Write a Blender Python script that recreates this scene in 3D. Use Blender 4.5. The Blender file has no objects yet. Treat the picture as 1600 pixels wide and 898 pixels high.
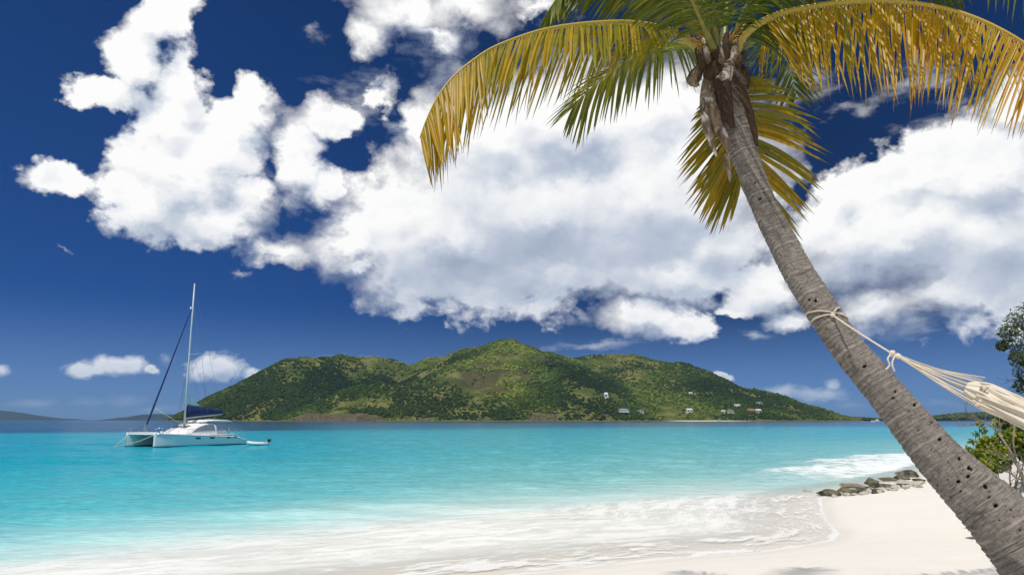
import bpy, math, random
import numpy as np
from mathutils import Vector, Matrix
random.seed(7)
S = bpy.context.scene
COL = S.collection
R = math.radians

# ------------------------------------------------------------------ camera
F_PX, CAM_H, PITCH = 1067.0, 3.0, math.atan(207 / 1067)
cam_d = bpy.data.cameras.new('camera'); cam = bpy.data.objects.new('camera', cam_d); COL.objects.link(cam)
cam_d.sensor_width = 36; cam_d.lens = 36 * F_PX / 1600
cam_d.clip_start = .1; cam_d.clip_end = 60000
cam.location = (0, 0, CAM_H); cam.rotation_euler = (math.pi / 2 + PITCH, 0, 0)
S.camera = cam
S.view_settings.view_transform = 'Standard'; S.view_settings.look = 'None'
S.view_settings.exposure = 0.0; S.view_settings.gamma = 1
S.render.engine = 'CYCLES'
S.cycles.use_denoising = True
S.cycles.max_bounces = 7; S.cycles.transparent_max_bounces = 10; S.cycles.volume_bounces = 0
S.cycles.sample_clamp_indirect = 6

CP, SP = math.cos(PITCH), math.sin(PITCH)
def ray(px, py):
    u = (px - 800) / F_PX; v = (449 - py) / F_PX
    return u, CP - SP * v, SP + CP * v
def at(px, py, D):          # the point a given distance D ahead (metres along y) that a photo position shows
    u, y, z = ray(px, py); s = D / y
    return Vector((u * s, D, CAM_H + z * s))
def sea_pt(px, py, z0=0.0):
    u, y, z = ray(px, py); s = (z0 - CAM_H) / z
    return Vector((u * s, y * s, z0))
def ss(x, a, b):
    t = np.clip((x - a) / (b - a), 0, 1); return t * t * (3 - 2 * t)

# ------------------------------------------------------------------ sun and sky
SUN_AZ, SUN_EL = R(201), R(62)      # azimuth clockwise from +Y (behind the camera, to its left)
sun_dir = Vector((math.sin(SUN_AZ) * math.cos(SUN_EL), math.cos(SUN_AZ) * math.cos(SUN_EL), math.sin(SUN_EL)))
sd = bpy.data.lights.new('sun', 'SUN'); sd.energy = 3.95; sd.angle = R(.53); sd.color = (1, .955, .88)
so = bpy.data.objects.new('sun', sd); COL.objects.link(so)
so.rotation_euler = sun_dir.to_track_quat('Z', 'Y').to_euler(); so.location = (-20, -20, 30)

class NT:
    """small helper to write node trees"""
    def __init__(s, tree): s.t = tree; s.t.nodes.clear()
    def n(s, kind, ins=None, **kw):
        nd = s.t.nodes.new(kind)
        for k, v in kw.items(): setattr(nd, k, v)
        for k, v in (ins or {}).items():
            sock = nd.inputs[k]
            if isinstance(v, bpy.types.NodeSocket): s.t.links.new(v, sock)
            elif isinstance(v, bpy.types.Node): s.t.links.new(v.outputs[0], sock)
            else: sock.default_value = v
        return nd
    def m(s, op, a, b=0.0, c=0.0, clamp=False):
        return s.n('ShaderNodeMath', {0: a, 1: b, 2: c}, operation=op, use_clamp=clamp).outputs[0]
    def vm(s, op, a, b=(0, 0, 0), scale=None):
        nd = s.n('ShaderNodeVectorMath', {0: a, 1: b}, operation=op)
        if scale is not None:
            if isinstance(scale, bpy.types.NodeSocket): s.t.links.new(scale, nd.inputs['Scale'])
            else: nd.inputs['Scale'].default_value = scale
        return nd.outputs['Value'] if op in ('LENGTH', 'DISTANCE', 'DOT_PRODUCT') else nd.outputs[0]
    def step(s, x, a, b, lo=0.0, hi=1.0):
        nd = s.n('ShaderNodeMapRange', {'Value': x, 'From Min': a, 'From Max': b, 'To Min': lo, 'To Max': hi}, interpolation_type='SMOOTHSTEP')
        return nd.outputs[0]
    def noise(s, vec, scale, detail=4, rough=.5, lac=2.0, dist=0.0, color=False):
        nd = s.n('ShaderNodeTexNoise', {'Scale': scale, 'Detail': detail, 'Roughness': rough, 'Lacunarity': lac, 'Distortion': dist})
        if vec is not None: s.t.links.new(vec, nd.inputs['Vector'])
        return nd.outputs['Color'] if color else nd.outputs['Fac']
    def mix(s, f, a, b, blend='MIX'):
        nd = s.n('ShaderNodeMix', data_type='RGBA', blend_type=blend)
        for i, v in ((0, f), (6, a), (7, b)):
            if isinstance(v, bpy.types.NodeSocket): s.t.links.new(v, nd.inputs[i])
            else: nd.inputs[i].default_value = v if i == 0 else (*v, 1)[:4]
        return nd.outputs[2]
    def ramp(s, f, stops):
        nd = s.n('ShaderNodeValToRGB', {'Fac': f}); e = nd.color_ramp.elements
        while len(e) < len(stops): e.new(.5)
        for k, (p, c) in enumerate(stops): e[k].position = p; e[k].color = (*c, 1)
        return nd.outputs[0]
    def sep(s, v): return s.n('ShaderNodeSeparateXYZ', {0: v}).outputs
    def comb(s, x, y, z): return s.n('ShaderNodeCombineXYZ', {0: x, 1: y, 2: z}).outputs[0]
    def attr(s, name): return s.n('ShaderNodeAttribute', attribute_name=name)

def azel(px, py):
    u, y, z = ray(px, py); return math.atan2(u, y), math.atan2(z, math.hypot(u, y))

# cumulus banks of the view: photo position, half width, half height, tilt in degrees, thinness
CLOUDS = [
 (258,28,62,50,-20,0),(205,90,72,52,-30,0),(160,138,62,28,-8,0.1),(275,120,60,60,0,0.1),(268,185,60,64,0,-0.15),(285,262,84,70,0,-0.25),(240,320,82,46,0,-0.2),
 (320,335,100,40,0,-0.15),(352,245,66,74,20,-0.1),(398,178,40,52,15,0.05),(392,300,60,40,0,0.15),(92,294,52,32,12,0),(475,250,50,66,10,0.05),(515,195,62,44,-30,0.12),
 (585,152,50,36,-20,0.2),(505,285,40,34,0,0.05),(568,58,44,42,0,0.15),(640,28,90,50,0,0),(740,20,100,46,0,0),(690,70,72,24,0,0.15),(840,5,60,20,0,0.1),
 (668,205,44,54,0,0),(790,225,130,84,0,-0.2),(900,190,130,76,0,-0.45),(1010,170,100,80,0,-0.1),(1080,160,50,60,0,0.1),(625,325,78,58,-20,-0.1),(545,385,80,40,-12,0),
 (440,395,60,26,0,0.05),(700,370,150,80,0,-0.45),(850,330,180,100,0,-0.6),(1010,300,140,120,0,-0.45),(1100,380,110,70,0,-0.1),(560,420,70,18,0,0.1),(680,430,100,28,0,0),
 (860,422,165,38,0,-0.15),(1050,430,130,38,0,-0.1),(1190,450,64,44,0,0),(1315,300,54,44,0,0),(1410,270,110,52,-12,-0.1),(1520,260,110,60,0,-0.35),(1400,360,140,70,0,-0.4),
 (1560,370,140,110,0,-0.4),(1640,250,90,90,0,-0.1),(1370,480,70,40,0,0),(1490,462,105,36,0,0),(1600,450,85,42,0,0),(1240,498,44,20,0,0.05),(1600,160,60,50,0,0),
 (1003,500,62,30,4,-0.1),(1065,516,55,20,0,0),(1150,489,30,9,0,0.2),(126,577,26,15,0,0.05),(190,573,44,19,-4,0),(238,582,18,9,0,0.1),(340,573,44,24,0,0),
 (396,583,20,11,-10,0.15),(2,580,14,11,0,0.1),(1225,612,40,13,0,0.15),(1280,616,60,14,6,0.15),(1298,605,14,9,0,0.1),(1132,589,22,8,14,0.1),
]
# thin veils and wisps
WISPS = [
 (20,270,16,6,0,0),(485,60,22,18,0,0),(1235,150,66,40,10,0),(1330,170,90,18,0,0),(1440,130,70,40,0,0),(920,538,80,10,0,0),(1180,522,36,7,8,0),
 (262,562,16,13,0,0),(60,628,60,12,0,0),(130,632,50,12,0,0),(200,630,50,12,0,0),(250,640,60,9,0,0),(1330,634,46,8,0,0),(1470,630,60,10,0,0),(98,398,18,5,-10,0),(382,428,16,7,0,0),
 (560,150,60,50,0,0),(700,95,80,30,0,0),(1150,300,60,50,0,0),(420,230,60,60,0,0),(1420,500,120,40,0,0),(1240,440,70,50,0,0),
 (1500,185,90,40,0,0),(1060,110,60,60,0,0),(560,560,60,10,0,0),(860,70,70,40,0,0),
]

w = bpy.data.worlds.new('World'); S.world = w; w.use_nodes = True
W = NT(w.node_tree)
sky = W.n('ShaderNodeTexSky', sky_type='NISHITA', sun_disc=False, sun_elevation=SUN_EL, sun_rotation=SUN_AZ,
          altitude=0, air_density=.5, dust_density=.2, ozone_density=6.0)
dirv = W.n('ShaderNodeTexCoord').outputs['Generated']
dx, dy, dz = W.sep(dirv)
az = W.m('ARCTAN2', dx, dy); el = W.m('ARCSINE', dz)
# deep, polarised blue of the photograph
skyc = W.n('ShaderNodeGamma', {'Color': sky.outputs[0], 'Gamma': .6}).outputs[0]
ax = (math.sin(R(-68)), math.cos(R(-68)), 0.0)
pol = W.step(W.m('ABSOLUTE', W.vm('DOT_PRODUCT', dirv, ax)), .0, .9, .50, 1.0)      # the polariser's dark band across the sky
pol = W.m('MAXIMUM', pol, W.step(dz, .30, .0, 0, 1))
skyc = W.mix(1.0, skyc, (.140, .48, 1.16), 'MULTIPLY')
skyc = W.vm('SCALE', skyc, scale=pol)
# shrink all cloud detail towards the horizon, as a real cloud deck does
kdet = W.step(el, .0, .28, .22, 1.0)
vs = W.n('ShaderNodeVectorMath', {0: dirv, 1: (1, 1, 1.25)}, operation='MULTIPLY').outputs[0]
wn = W.vm('SUBTRACT', W.noise(vs, 7.0, 6, .55, color=True), (.5, .5, .5))
wn2 = W.vm('SUBTRACT', W.noise(vs, 34.0, 4, .6, color=True), (.5, .5, .5))
p = W.comb(az, el, 0.0)
warp = W.vm('ADD', W.vm('SCALE', wn, scale=.085), W.vm('SCALE', wn2, scale=.044))
p = W.vm('ADD', p, W.vm('SCALE', warp, scale=kdet))
def field(p, blobs, k, acc=None, big=0):
    p0 = p; ci = 0
    for cx, cy, rx, ry, rot, thin in blobs:
        if rx * ry < big: continue
        ci += 1
        a0, e0 = azel(cx, cy); a1, e1 = azel(cx + 1, cy); a2, e2 = azel(cx, cy - 1)
        if (ci % 12 == 11 or ci == 1) and acc is not None:       # a negligible term that makes each dozen wait for the one before (keeps the node stack small)
            p = W.vm('ADD', p0, W.comb(0.0, 0.0, W.m('MULTIPLY', acc, 1e-5)))
        m_ = W.n('ShaderNodeMapping', {'Vector': p, 'Location': (a0, e0, 0), 'Rotation': (0, 0, R(-rot)),
                 'Scale': (rx * 1.08 * math.hypot(a1 - a0, e1 - e0), ry * 1.08 * math.hypot(a2 - a0, e2 - e0), 1)}, vector_type='TEXTURE')
        rr = W.vm('LENGTH', m_.outputs[0])
        if thin: rr = W.m('ADD', rr, thin)
        acc = rr if acc is None else W.m('SMOOTH_MIN', acc, rr, k)
    return acc
acc = field(p, CLOUDS, .14)
pl = W.vm('ADD', p, W.comb(-.010, W.m('MULTIPLY_ADD', kdet, .040, .004), W.m('MULTIPLY', acc, 1e-5)))
accL = field(pl, CLOUDS, .30)
pw = W.vm('ADD', p, W.comb(0.0, 0.0, W.m('MULTIPLY', accL, 1e-5)))
accW = field(pw, WISPS, .2)
macro = W.m('SUBTRACT', accL, W.m('MINIMUM', acc, 1.2))      # thinner towards the light: the lit side
# beyond the view the same kind of sky goes on: fair weather cumulus from noise alone
aza = W.m('ABSOLUTE', az)
outside = W.m('MAXIMUM', W.step(aza, .62, .85), W.step(el, .60, .75))
gen = W.noise(vs, 2.6, 3, .5)
gen = W.m('MULTIPLY_ADD', gen, -5.0, 3.75)
acc = W.m('MINIMUM', acc, W.m('ADD', gen, W.m('MULTIPLY_ADD', outside, -8, 8)))
Fd = W.m('SUBTRACT', 1.0, acc)
def billow(vec):
    a = W.noise(vec, 11.0, 7, .58)
    v = W.n('ShaderNodeTexVoronoi', {'Vector': vec, 'Scale': 24.0}, feature='F1')
    return W.m('MULTIPLY_ADD', v.outputs['Distance'], -.16, W.m('ADD', a, .08))
pv = W.vm('ADD', vs, W.vm('SCALE', wn, scale=.05))
nearh = W.step(el, .19, .09)
bA = W.m('ADD', W.m('MULTIPLY', billow(pv), W.m('SUBTRACT', 1.0, nearh)), W.m('MULTIPLY', W.noise(pv, 34.0, 6, .58), nearh))
bB = W.m('ADD', W.m('MULTIPLY', billow(W.vm('ADD', pv, (-.010, 0, .018))), W.m('SUBTRACT', 1.0, nearh)), W.m('MULTIPLY', W.noise(W.vm('ADD', pv, (-.005, 0, .008)), 34.0, 4, .58), nearh))
lowv = W.noise(vs, 3.6, 3, .5)
F2 = W.m('MULTIPLY_ADD', W.m('SUBTRACT', bA, .44), W.step(Fd, 1.1, .2, .7, 1.75), Fd)
soft = W.step(W.noise(vs, 5.5, 2, .5), .38, .62, .26, .85)      # some edges crisp, others frayed
mask = W.m('POWER', W.m('DIVIDE', W.m('SUBTRACT', F2, .02), soft, clamp=True), 1.15, clamp=True)
fw = W.m('MULTIPLY_ADD', W.m('SUBTRACT', W.noise(W.n('ShaderNodeVectorMath', {0: vs, 1: (1, 1, 2.2)}, operation='MULTIPLY').outputs[0], 16, 7, .62), .5), 3.2, W.m('SUBTRACT', 1.0, accW))
wisp = W.step(fw, .05, 1.5, 0, .5)
thick = W.step(F2, .25, 1.1)
lit = W.m('MULTIPLY_ADD', W.m('SUBTRACT', bA, bB), W.m('MULTIPLY_ADD', thick, -.75, 1.45), .83)
lit = W.m('MULTIPLY_ADD', W.m('MINIMUM', W.m('MAXIMUM', macro, -.60), .40), .85, lit)
shade = W.m('MULTIPLY', W.m('MULTIPLY', thick, W.step(lowv, .36, .58)), W.step(el, .46, .27, .25, 1.25))
lit = W.m('SUBTRACT', lit, W.m('MULTIPLY', shade, .30))
lit = W.m('MINIMUM', W.m('MAXIMUM', lit, 0.0), 1.0)
ccol = W.ramp(lit, [(0, (3.5, 4.2, 5.5)), (.40, (5.3, 5.9, 7.0)), (.75, (8.3, 8.5, 8.9)), (1, (10.0, 10.0, 9.9))])
hz = W.step(el, 0, .10, .60, 0)
ccol = W.mix(hz, ccol, (2.6, 3.5, 5.2))
mask = W.m('MAXIMUM', mask, wisp)
out = W.mix(mask, skyc, ccol)
out = W.mix(W.step(el, .17, .0, 0, .45), out, (2.3, 3.8, 6.3))
bg = W.n('ShaderNodeBackground', {'Color': out, 'Strength': .1})
W.n('ShaderNodeOutputWorld', {'Surface': bg.outputs[0]})
w.cycles.sampling_method = 'NONE'

# ------------------------------------------------------------------ helpers
def tag(o, label=None, cat=None, group=None, kind=None):
    if label: o['label'] = label
    if cat: o['category'] = cat
    if group: o['group'] = group
    if kind: o['kind'] = kind
    return o
def empty(name, loc, rz=0, label=None, cat=None, group=None):
    o = bpy.data.objects.new(name, None); COL.objects.link(o); o.empty_display_size = .3
    o.location = loc; o.rotation_euler = (0, 0, rz); return tag(o, label, cat, group)
def mesh_np(name, v, f, mat=None, parent=None, smooth=True, attrs=None):
    """v (n,3) array, f (m,k) array of faces of one size"""
    me = bpy.data.meshes.new(name); v = np.asarray(v, np.float32); f = np.asarray(f, np.int32)
    me.vertices.add(len(v)); me.vertices.foreach_set('co', v.ravel())
    k = f.shape[1]; me.loops.add(f.size); me.loops.foreach_set('vertex_index', f.ravel())
    me.polygons.add(len(f)); me.polygons.foreach_set('loop_start', np.arange(0, f.size, k, dtype=np.int32))
    try: me.polygons.foreach_set('loop_total', np.full(len(f), k, np.int32))
    except Exception: pass
    me.polygons.foreach_set('use_smooth', np.full(len(f), smooth, bool))
    for an, arr in (attrs or {}).items():
        arr = np.asarray(arr, np.float32)
        if arr.ndim == 1: a = me.attributes.new(an, 'FLOAT', 'POINT'); a.data.foreach_set('value', arr)
        else: a = me.attributes.new(an, 'FLOAT_VECTOR', 'POINT'); a.data.foreach_set('vector', arr.ravel())
    me.update(calc_edges=True); me.validate()
    o = bpy.data.objects.new(name, me); COL.objects.link(o)
    if mat: me.materials.append(mat)
    if parent: o.parent = parent
    return o
def grid_faces(nr, nc, wrap=False):
    r = np.arange(nr - 1)[:, None]; c = np.arange(nc if wrap else nc - 1)[None, :]; c2 = (c + 1) % nc
    return np.stack([r * nc + c, r * nc + c2, (r + 1) * nc + c2, (r + 1) * nc + c], -1).reshape(-1, 4)

class MB:
    def __init__(s): s.v = []; s.f = []
    def add(s, vs, fs):
        b = len(s.v); s.v += [tuple(q) for q in vs]; s.f += [tuple(i + b for i in q) for q in fs]
    def box(s, c, sz, rz=0, taper=1.0, shear=0):
        hx, hy, hz = sz[0] / 2, sz[1] / 2, sz[2] / 2; cr, sr = math.cos(rz), math.sin(rz); vs = []
        for z, t, sh in ((-hz, 1, 0), (hz, taper, shear)):
            for x, y in ((-hx, -hy), (hx, -hy), (hx, hy), (-hx, hy)):
                x, y = x * t + sh, y * t
                vs.append((c[0] + x * cr - y * sr, c[1] + x * sr + y * cr, c[2] + z))
        s.add(vs, [(3, 2, 1, 0), (4, 5, 6, 7), (0, 1, 5, 4), (1, 2, 6, 5), (2, 3, 7, 6), (3, 0, 4, 7)])
    def loft(s, rings, cap=True, closed=True):
        n = len(rings[0]); b = len(s.v)
        for r_ in rings: s.v += [tuple(q) for q in r_]
        for i in range(len(rings) - 1):
            for j in range(n if closed else n - 1):
                k = (j + 1) % n
                s.f.append((b + i * n + j, b + i * n + k, b + (i + 1) * n + k, b + (i + 1) * n + j))
        if cap and closed:
            s.f.append(tuple(b + j for j in reversed(range(n)))); e = b + (len(rings) - 1) * n
            s.f.append(tuple(e + j for j in range(n)))
    def tube(s, pts, rad, n=8, flat=1.0):
        pts = [Vector(q) for q in pts]; rs = rad if isinstance(rad, (list, tuple)) else [rad] * len(pts)
        up = None; rings = []
        for i, q in enumerate(pts):
            t = (pts[min(i + 1, len(pts) - 1)] - pts[max(i - 1, 0)]).normalized()
            if up is None: up = t.orthogonal().normalized()
            up = (up - t * up.dot(t)).normalized(); w_ = t.cross(up)
            rings.append([q + (up * math.cos(a) + w_ * math.sin(a) * flat) * rs[i] for a in [2 * math.pi * k / n for k in range(n)]])
        s.loft(rings)
    def build(s, name, mat, parent=None, smooth=True, off=None, bevel=0, angle=None):
        me = bpy.data.meshes.new(name)
        vs = s.v if off is None else [(a - off[0], b - off[1], c - off[2]) for a, b, c in s.v]
        me.from_pydata(vs, [], s.f); me.update()
        me.polygons.foreach_set('use_smooth', np.full(len(me.polygons), smooth, bool))
        if mat: me.materials.append(mat)
        o = bpy.data.objects.new(name, me); COL.objects.link(o)
        if parent: o.parent = parent
        if bevel:
            bv = o.modifiers.new('bevel', 'BEVEL'); bv.width = bevel; bv.segments = 2; bv.limit_method = 'ANGLE'
        return o

def fbm(x, y, octv=5, seed=0, gain=.5, ridged=False):
    x = np.asarray(x, float); y = np.asarray(y, float); out = np.zeros(np.broadcast(x, y).shape); a = 1; tot = 0
    for o in range(octv):
        xi = np.floor(x); yi = np.floor(y); fx = x - xi; fy = y - yi
        fx = fx * fx * (3 - 2 * fx); fy = fy * fy * (3 - 2 * fy)
        def h(i, j):
            s_ = np.sin(i * 127.1 + j * 311.7 + (seed + o) * 74.7) * 43758.5453
            return s_ - np.floor(s_)
        n = (h(xi, yi) * (1 - fx) + h(xi + 1, yi) * fx) * (1 - fy) + (h(xi, yi + 1) * (1 - fx) + h(xi + 1, yi + 1) * fx) * fy
        if ridged: n = 1 - np.abs(2 * n - 1)
        out += a * n; tot += a; a *= gain; x = x * 2.03 + 17.3; y = y * 2.03 + 9.1
    return out / tot

def mat_new(name):
    m_ = bpy.data.materials.new(name); m_.use_nodes = True; return m_, NT(m_.node_tree)
def finish(T, color, rough=.8, bump=None, bstr=.3, bdist=.02, spec=.3, alpha=None, metal=0.0, sub=None, transl=None):
    ins = {'Base Color': color if isinstance(color, bpy.types.NodeSocket) else (*color, 1), 'Roughness': rough, 'Specular IOR Level': spec, 'Metallic': metal}
    b = T.n('ShaderNodeBsdfPrincipled', ins)
    if bump is not None:
        bn = T.n('ShaderNodeBump', {'Height': bump, 'Strength': bstr, 'Distance': bdist}); T.t.links.new(bn.outputs[0], b.inputs['Normal'])
    sh = b.outputs[0]
    if transl is not None:
        tcol, tf = transl
        tr = T.n('ShaderNodeBsdfTranslucent', {'Color': tcol if isinstance(tcol, bpy.types.NodeSocket) else (*tcol, 1)})
        sh = T.n('ShaderNodeMixShader', {0: tf, 1: sh, 2: tr.outputs[0]}).outputs[0]
    if alpha is not None:
        tp = T.n('ShaderNodeBsdfTransparent'); sh = T.n('ShaderNodeMixShader', {0: alpha, 1: tp.outputs[0], 2: sh}).outputs[0]
    T.n('ShaderNodeOutputMaterial', {'Surface': sh})
def plain(name, col, rough=.5, var=.08, scale=6, spec=.4, metal=0.0, bstr=.1, transl=None):
    m_, T = mat_new(name); tc = T.n('ShaderNodeTexCoord').outputs['Object']
    n = T.noise(tc, scale, 5, .6)
    c2 = tuple(c * (1 - 2 * var) for c in col); c1 = tuple(min(1, c * (1 + var)) for c in col)
    finish(T, T.mix(n, c2, c1), rough, n, bstr, .01, spec, metal=metal, transl=transl); return m_

# ------------------------------------------------------------------ beach
shore_px = [(798,899),(915,886),(1050,872),(1185,863),(1252,853),(1302,844),(1313,833),(1296,818),(1286,798),(1284,778),
            (1330,766),(1400,756),(1450,746),(1500,726),(1560,706),(1650,690)]
shore = [(-900, -160), (-400, -60), (-100, -12), (-30, 2.0), (-10, 9.6)] + [tuple(sea_pt(*q)[:2]) for q in shore_px] + [(170, 150), (600, 200), (900, -200)]
shore = np.array(shore)
def shore_dist(X, Y):
    """signed distance to the edge of the wash: positive out at sea; also the distance along it"""
    best = np.full(X.shape, 1e9); sgn = np.ones(X.shape); along = np.zeros(X.shape); acc_ = 0
    for i in range(len(shore) - 1):
        a, b = shore[i], shore[i + 1]; d = b - a; L = np.hypot(*d)
        t = np.clip(((X - a[0]) * d[0] + (Y - a[1]) * d[1]) / L ** 2, 0, 1)
        dist = np.hypot(X - a[0] - t * d[0], Y - a[1] - t * d[1])
        up = dist < best
        along = np.where(up, acc_ + t * L, along); best = np.where(up, dist, best); acc_ += L
    ins = np.zeros(X.shape, bool); poly = shore          # inside polygon = land
    n = len(poly)
    for i in range(n):
        x1, y1 = poly[i]; x2, y2 = poly[(i + 1) % n]
        c_ = ((y1 > Y) != (y2 > Y)) & (X < (x2 - x1) * (Y - y1) / (y2 - y1 + 1e-12) + x1); ins ^= c_
    return np.where(ins, -best, best), along
shore = shore  # closes through the far side of the land behind the camera
def sand_z(X, Y, sdist=None):
    X = np.asarray(X, float); Y = np.asarray(Y, float)
    if sdist is None: sdist, _ = shore_dist(X, Y)
    land = np.clip(-sdist, 0, None)
    z = np.where(sdist > 0, np.maximum(-.035 * sdist, -2.5), .045 * np.minimum(land, 1.5) + 1.25 * (1 - np.exp(-np.maximum(land - .6, 0) / 8.5)))
    dune = ss(X - .655 * Y, 0, 2.6) * ss(Y, 7.5, 12.5) * (1 - ss(Y, 26, 44)) * ss(land, 0, 5)
    z = z + 1.05 * dune * (1 + .25 * (fbm(X * .5, Y * .5, 3, 4) - .5))
    z = z + (fbm(X * .35, Y * .35, 4, 2) - .5) * .16 * ss(land, .3, 5) + (fbm(X * 2.2, Y * 2.2, 4, 8) - .5) * .03 * ss(land, 1.5, 4)
    return z
def axis(lo, hi, n, fine_lo, fine_hi, frac=.75):
    a = np.linspace(fine_lo, fine_hi, int(n * frac)); k = (n - len(a)) // 2
    t = np.linspace(0, 1, k + 1)[1:] ** 3
    return np.concatenate([(fine_lo + (lo - fine_lo) * t)[::-1], a, fine_hi + (hi - fine_hi) * t])
gx = axis(-900, 900, 430, -14, 26, .8); gy = axis(-200, 200, 380, 2, 42, .85)
GX, GY = np.meshgrid(gx, gy); SD, _ = shore_dist(GX, GY); GZ = sand_z(GX, GY, SD)
m_sand, T = mat_new('sand')
tc = T.n('ShaderNodeTexCoord').outputs['Object']
n1 = T.noise(tc, .55, 5, .55); n2 = T.noise(tc, 260, 3, .7); n3 = T.noise(tc, 9, 4, .6)
c = T.mix(n1, (.79, .755, .69), (.86, .83, .765)); c = T.mix(T.m('MULTIPLY', n2, .28), c, (.62, .56, .47))
wet = T.attr('sea').outputs['Fac']
wets = T.step(T.m('MULTIPLY_ADD', T.m('SUBTRACT', n1, .5), 1.2, wet), -.9, .05)
c = T.mix(T.m('MULTIPLY', wets, .55), c, (.72, .68, .61))
bits = T.step(T.noise(tc, 13, 2, .5), .79, .82, 0, .7)
c = T.mix(bits, c, (.22, .16, .11))
h = T.m('MULTIPLY_ADD', n2, .15, T.m('MULTIPLY_ADD', n3, .9, T.m('MULTIPLY', n1, 2.0)))
finish(T, c, T.step(wets, 0, 1, .95, .45), h, .35, .05, .25)
beach = mesh_np('beach', np.stack([GX, GY, GZ], -1).reshape(-1, 3), grid_faces(*GX.shape), m_sand, attrs={'sea': SD.ravel()})
tag(beach, 'pale coral sand beach rising to a low dune', kind='structure')

# ------------------------------------------------------------------ sea
sx = np.concatenate([-np.geomspace(40, 14000, 90)[::-1], np.linspace(-39.7, 39.7, 300), np.geomspace(40, 14000, 90)])
sy = np.concatenate([[-1500, -400, -120, -40, -10, 0, 5, 8], np.linspace(9, 34, 200), 34 + np.cumsum(np.linspace(.13, 3.2, 220)), np.geomspace(420, 16000, 60)])
SX, SY = np.meshgrid(sx, sy); SDs, AL = shore_dist(SX, SY)
wash = [(-900, -190), (-420, -80), (-110, -22), (-40, 2)] + [tuple(sea_pt(*q)[:2]) for q in [(-150, 898), (0, 880), (200, 858), (400, 836), (600, 815), (800, 797), (1000, 783), (1100, 777), (1200, 773), (1283, 771), (1330, 761), (1400, 751), (1450, 740), (1520, 718), (1600, 698)]] + [(160, 155), (600, 206)]
wd_ = np.full(SX.shape, 1e9)
for (x1, y1), (x2, y2) in zip(wash[:-1], wash[1:]):
    dx_, dy_ = x2 - x1, y2 - y1; t = np.clip(((SX - x1) * dx_ + (SY - y1) * dy_) / (dx_ ** 2 + dy_ ** 2), 0, 1)
    ex, ey = SX - x1 - t * dx_, SY - y1 - t * dy_; e = np.hypot(ex, ey); up = e < np.abs(wd_); wd_ = np.where(up, np.where(dx_ * ey - dy_ * ex > 0, e, -e), wd_)
sdp = np.maximum(SDs, 0); DEEP = np.where(wd_ > 0, 8 + wd_, 8 * sdp / (sdp - np.minimum(wd_, 0) + 1e-6)) * (SDs > 0)
far = ss(SDs, 1.5, 14)
def wave(x, y, lam, ang, ph, sharp=1.0):
    k = 2 * math.pi / lam; w_ = np.sin((x * math.cos(ang) + y * math.sin(ang)) * k + ph)
    return (1 - np.abs(w_)) * 2 - 1 if sharp > 1 else w_
wx = SX + 2.5 * (fbm(SX * .12, SY * .12, 3, 31) - .5) * 4; wy = SY + 2.5 * (fbm(SX * .12, SY * .12, 3, 37) - .5) * 4
SZ = .045 * wave(wx, wy, 5.2, 1.9, 0) + .03 * wave(wx, wy, 3.1, 1.2, 2) + .09 * (fbm(SX * .45, SY * .9, 4, 11) - .5)
SZ *= far * (1 - ss(SY, 150, 300))
# the swell that breaks along the rocks: a long low ridge, tumbling into foam
swell_px = [(800,790),(960,765),(1060,750),(1120,737),(1200,726),(1280,715),(1360,711),(1440,708),(1540,702)]
sw = np.array([tuple(sea_pt(*q)[:2]) for q in swell_px])
ds = np.full(SX.shape, 1e9); ts = np.zeros(SX.shape)
for i in range(len(sw) - 1):
    a, b = sw[i], sw[i + 1]; d = b - a; L = np.hypot(*d)
    t = np.clip(((SX - a[0]) * d[0] + (SY - a[1]) * d[1]) / L ** 2, 0, 1)
    e = np.hypot(SX - a[0] - t * d[0], SY - a[1] - t * d[1])
    nrm = ((SX - a[0] - t * d[0]) * -d[1] + (SY - a[1] - t * d[1]) * d[0]) / L
    up = e < np.abs(ds); ds = np.where(up, np.where(nrm > 0, e, -e), ds); ts = np.where(up, (i + t) / (len(sw) - 1), ts)
dsw = ds + (fbm(SX * .25, SY * .25, 4, 51) - .5) * 5
strength = ss(ts, .16, .50)
SZ += .30 * np.exp(-np.where(dsw > -4, ((dsw + 4) / 3.0) ** 2, ((dsw + 4) / 1.2) ** 2)) * strength * ss(SDs, .5, 5)
land_in = ss(SDs, .4, 3.0)
breaker = ss(dsw, -19.5, -18.0) * (1 - .5 * ss(dsw, -12, -4)) * (1 - ss(dsw, -4.0, -1.0)) * strength * ss(SDs, 1.6, 3.2)
SZ += breaker * .10 * (fbm(SX * 1.6, SY * 1.6, 4, 61)) 
left = 1 - ss(SX + .30 * SY, -14, 20)
SZ += .012 * ss(SDs, 0, .6) * (1 - ss(SDs, .6, 2)) * fbm(AL * 1.2, SDs * 2, 3, 5)
m_sea, T = mat_new('sea_water')
tc = T.n('ShaderNodeTexCoord').outputs['Object']
at_ = T.sep(T.attr('shore').outputs['Vector'])
d_, s_, lf = at_[0], at_[1], at_[2]
br = T.attr('breaker').outputs['Fac']
nb = T.noise(tc, .09, 4, .5); nm = T.noise(T.vm('MULTIPLY', tc, (.5, 1.3, 1)), .55, 6, .62)
nfin = T.noise(T.vm('MULTIPLY', tc, (1, 2.2, 1)), 1.7, 6, .62)
dp_ = T.attr('deep').outputs['Fac']
de = T.m('ADD', dp_, T.m('MULTIPLY', T.m('MULTIPLY', T.m('SUBTRACT', nb, .5), 6), T.step(dp_, 3, 12)))
de = T.m('ADD', de, T.m('MULTIPLY', T.m('MULTIPLY', T.m('SUBTRACT', nm, .5), 6), T.step(dp_, 3, 14)))
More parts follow.
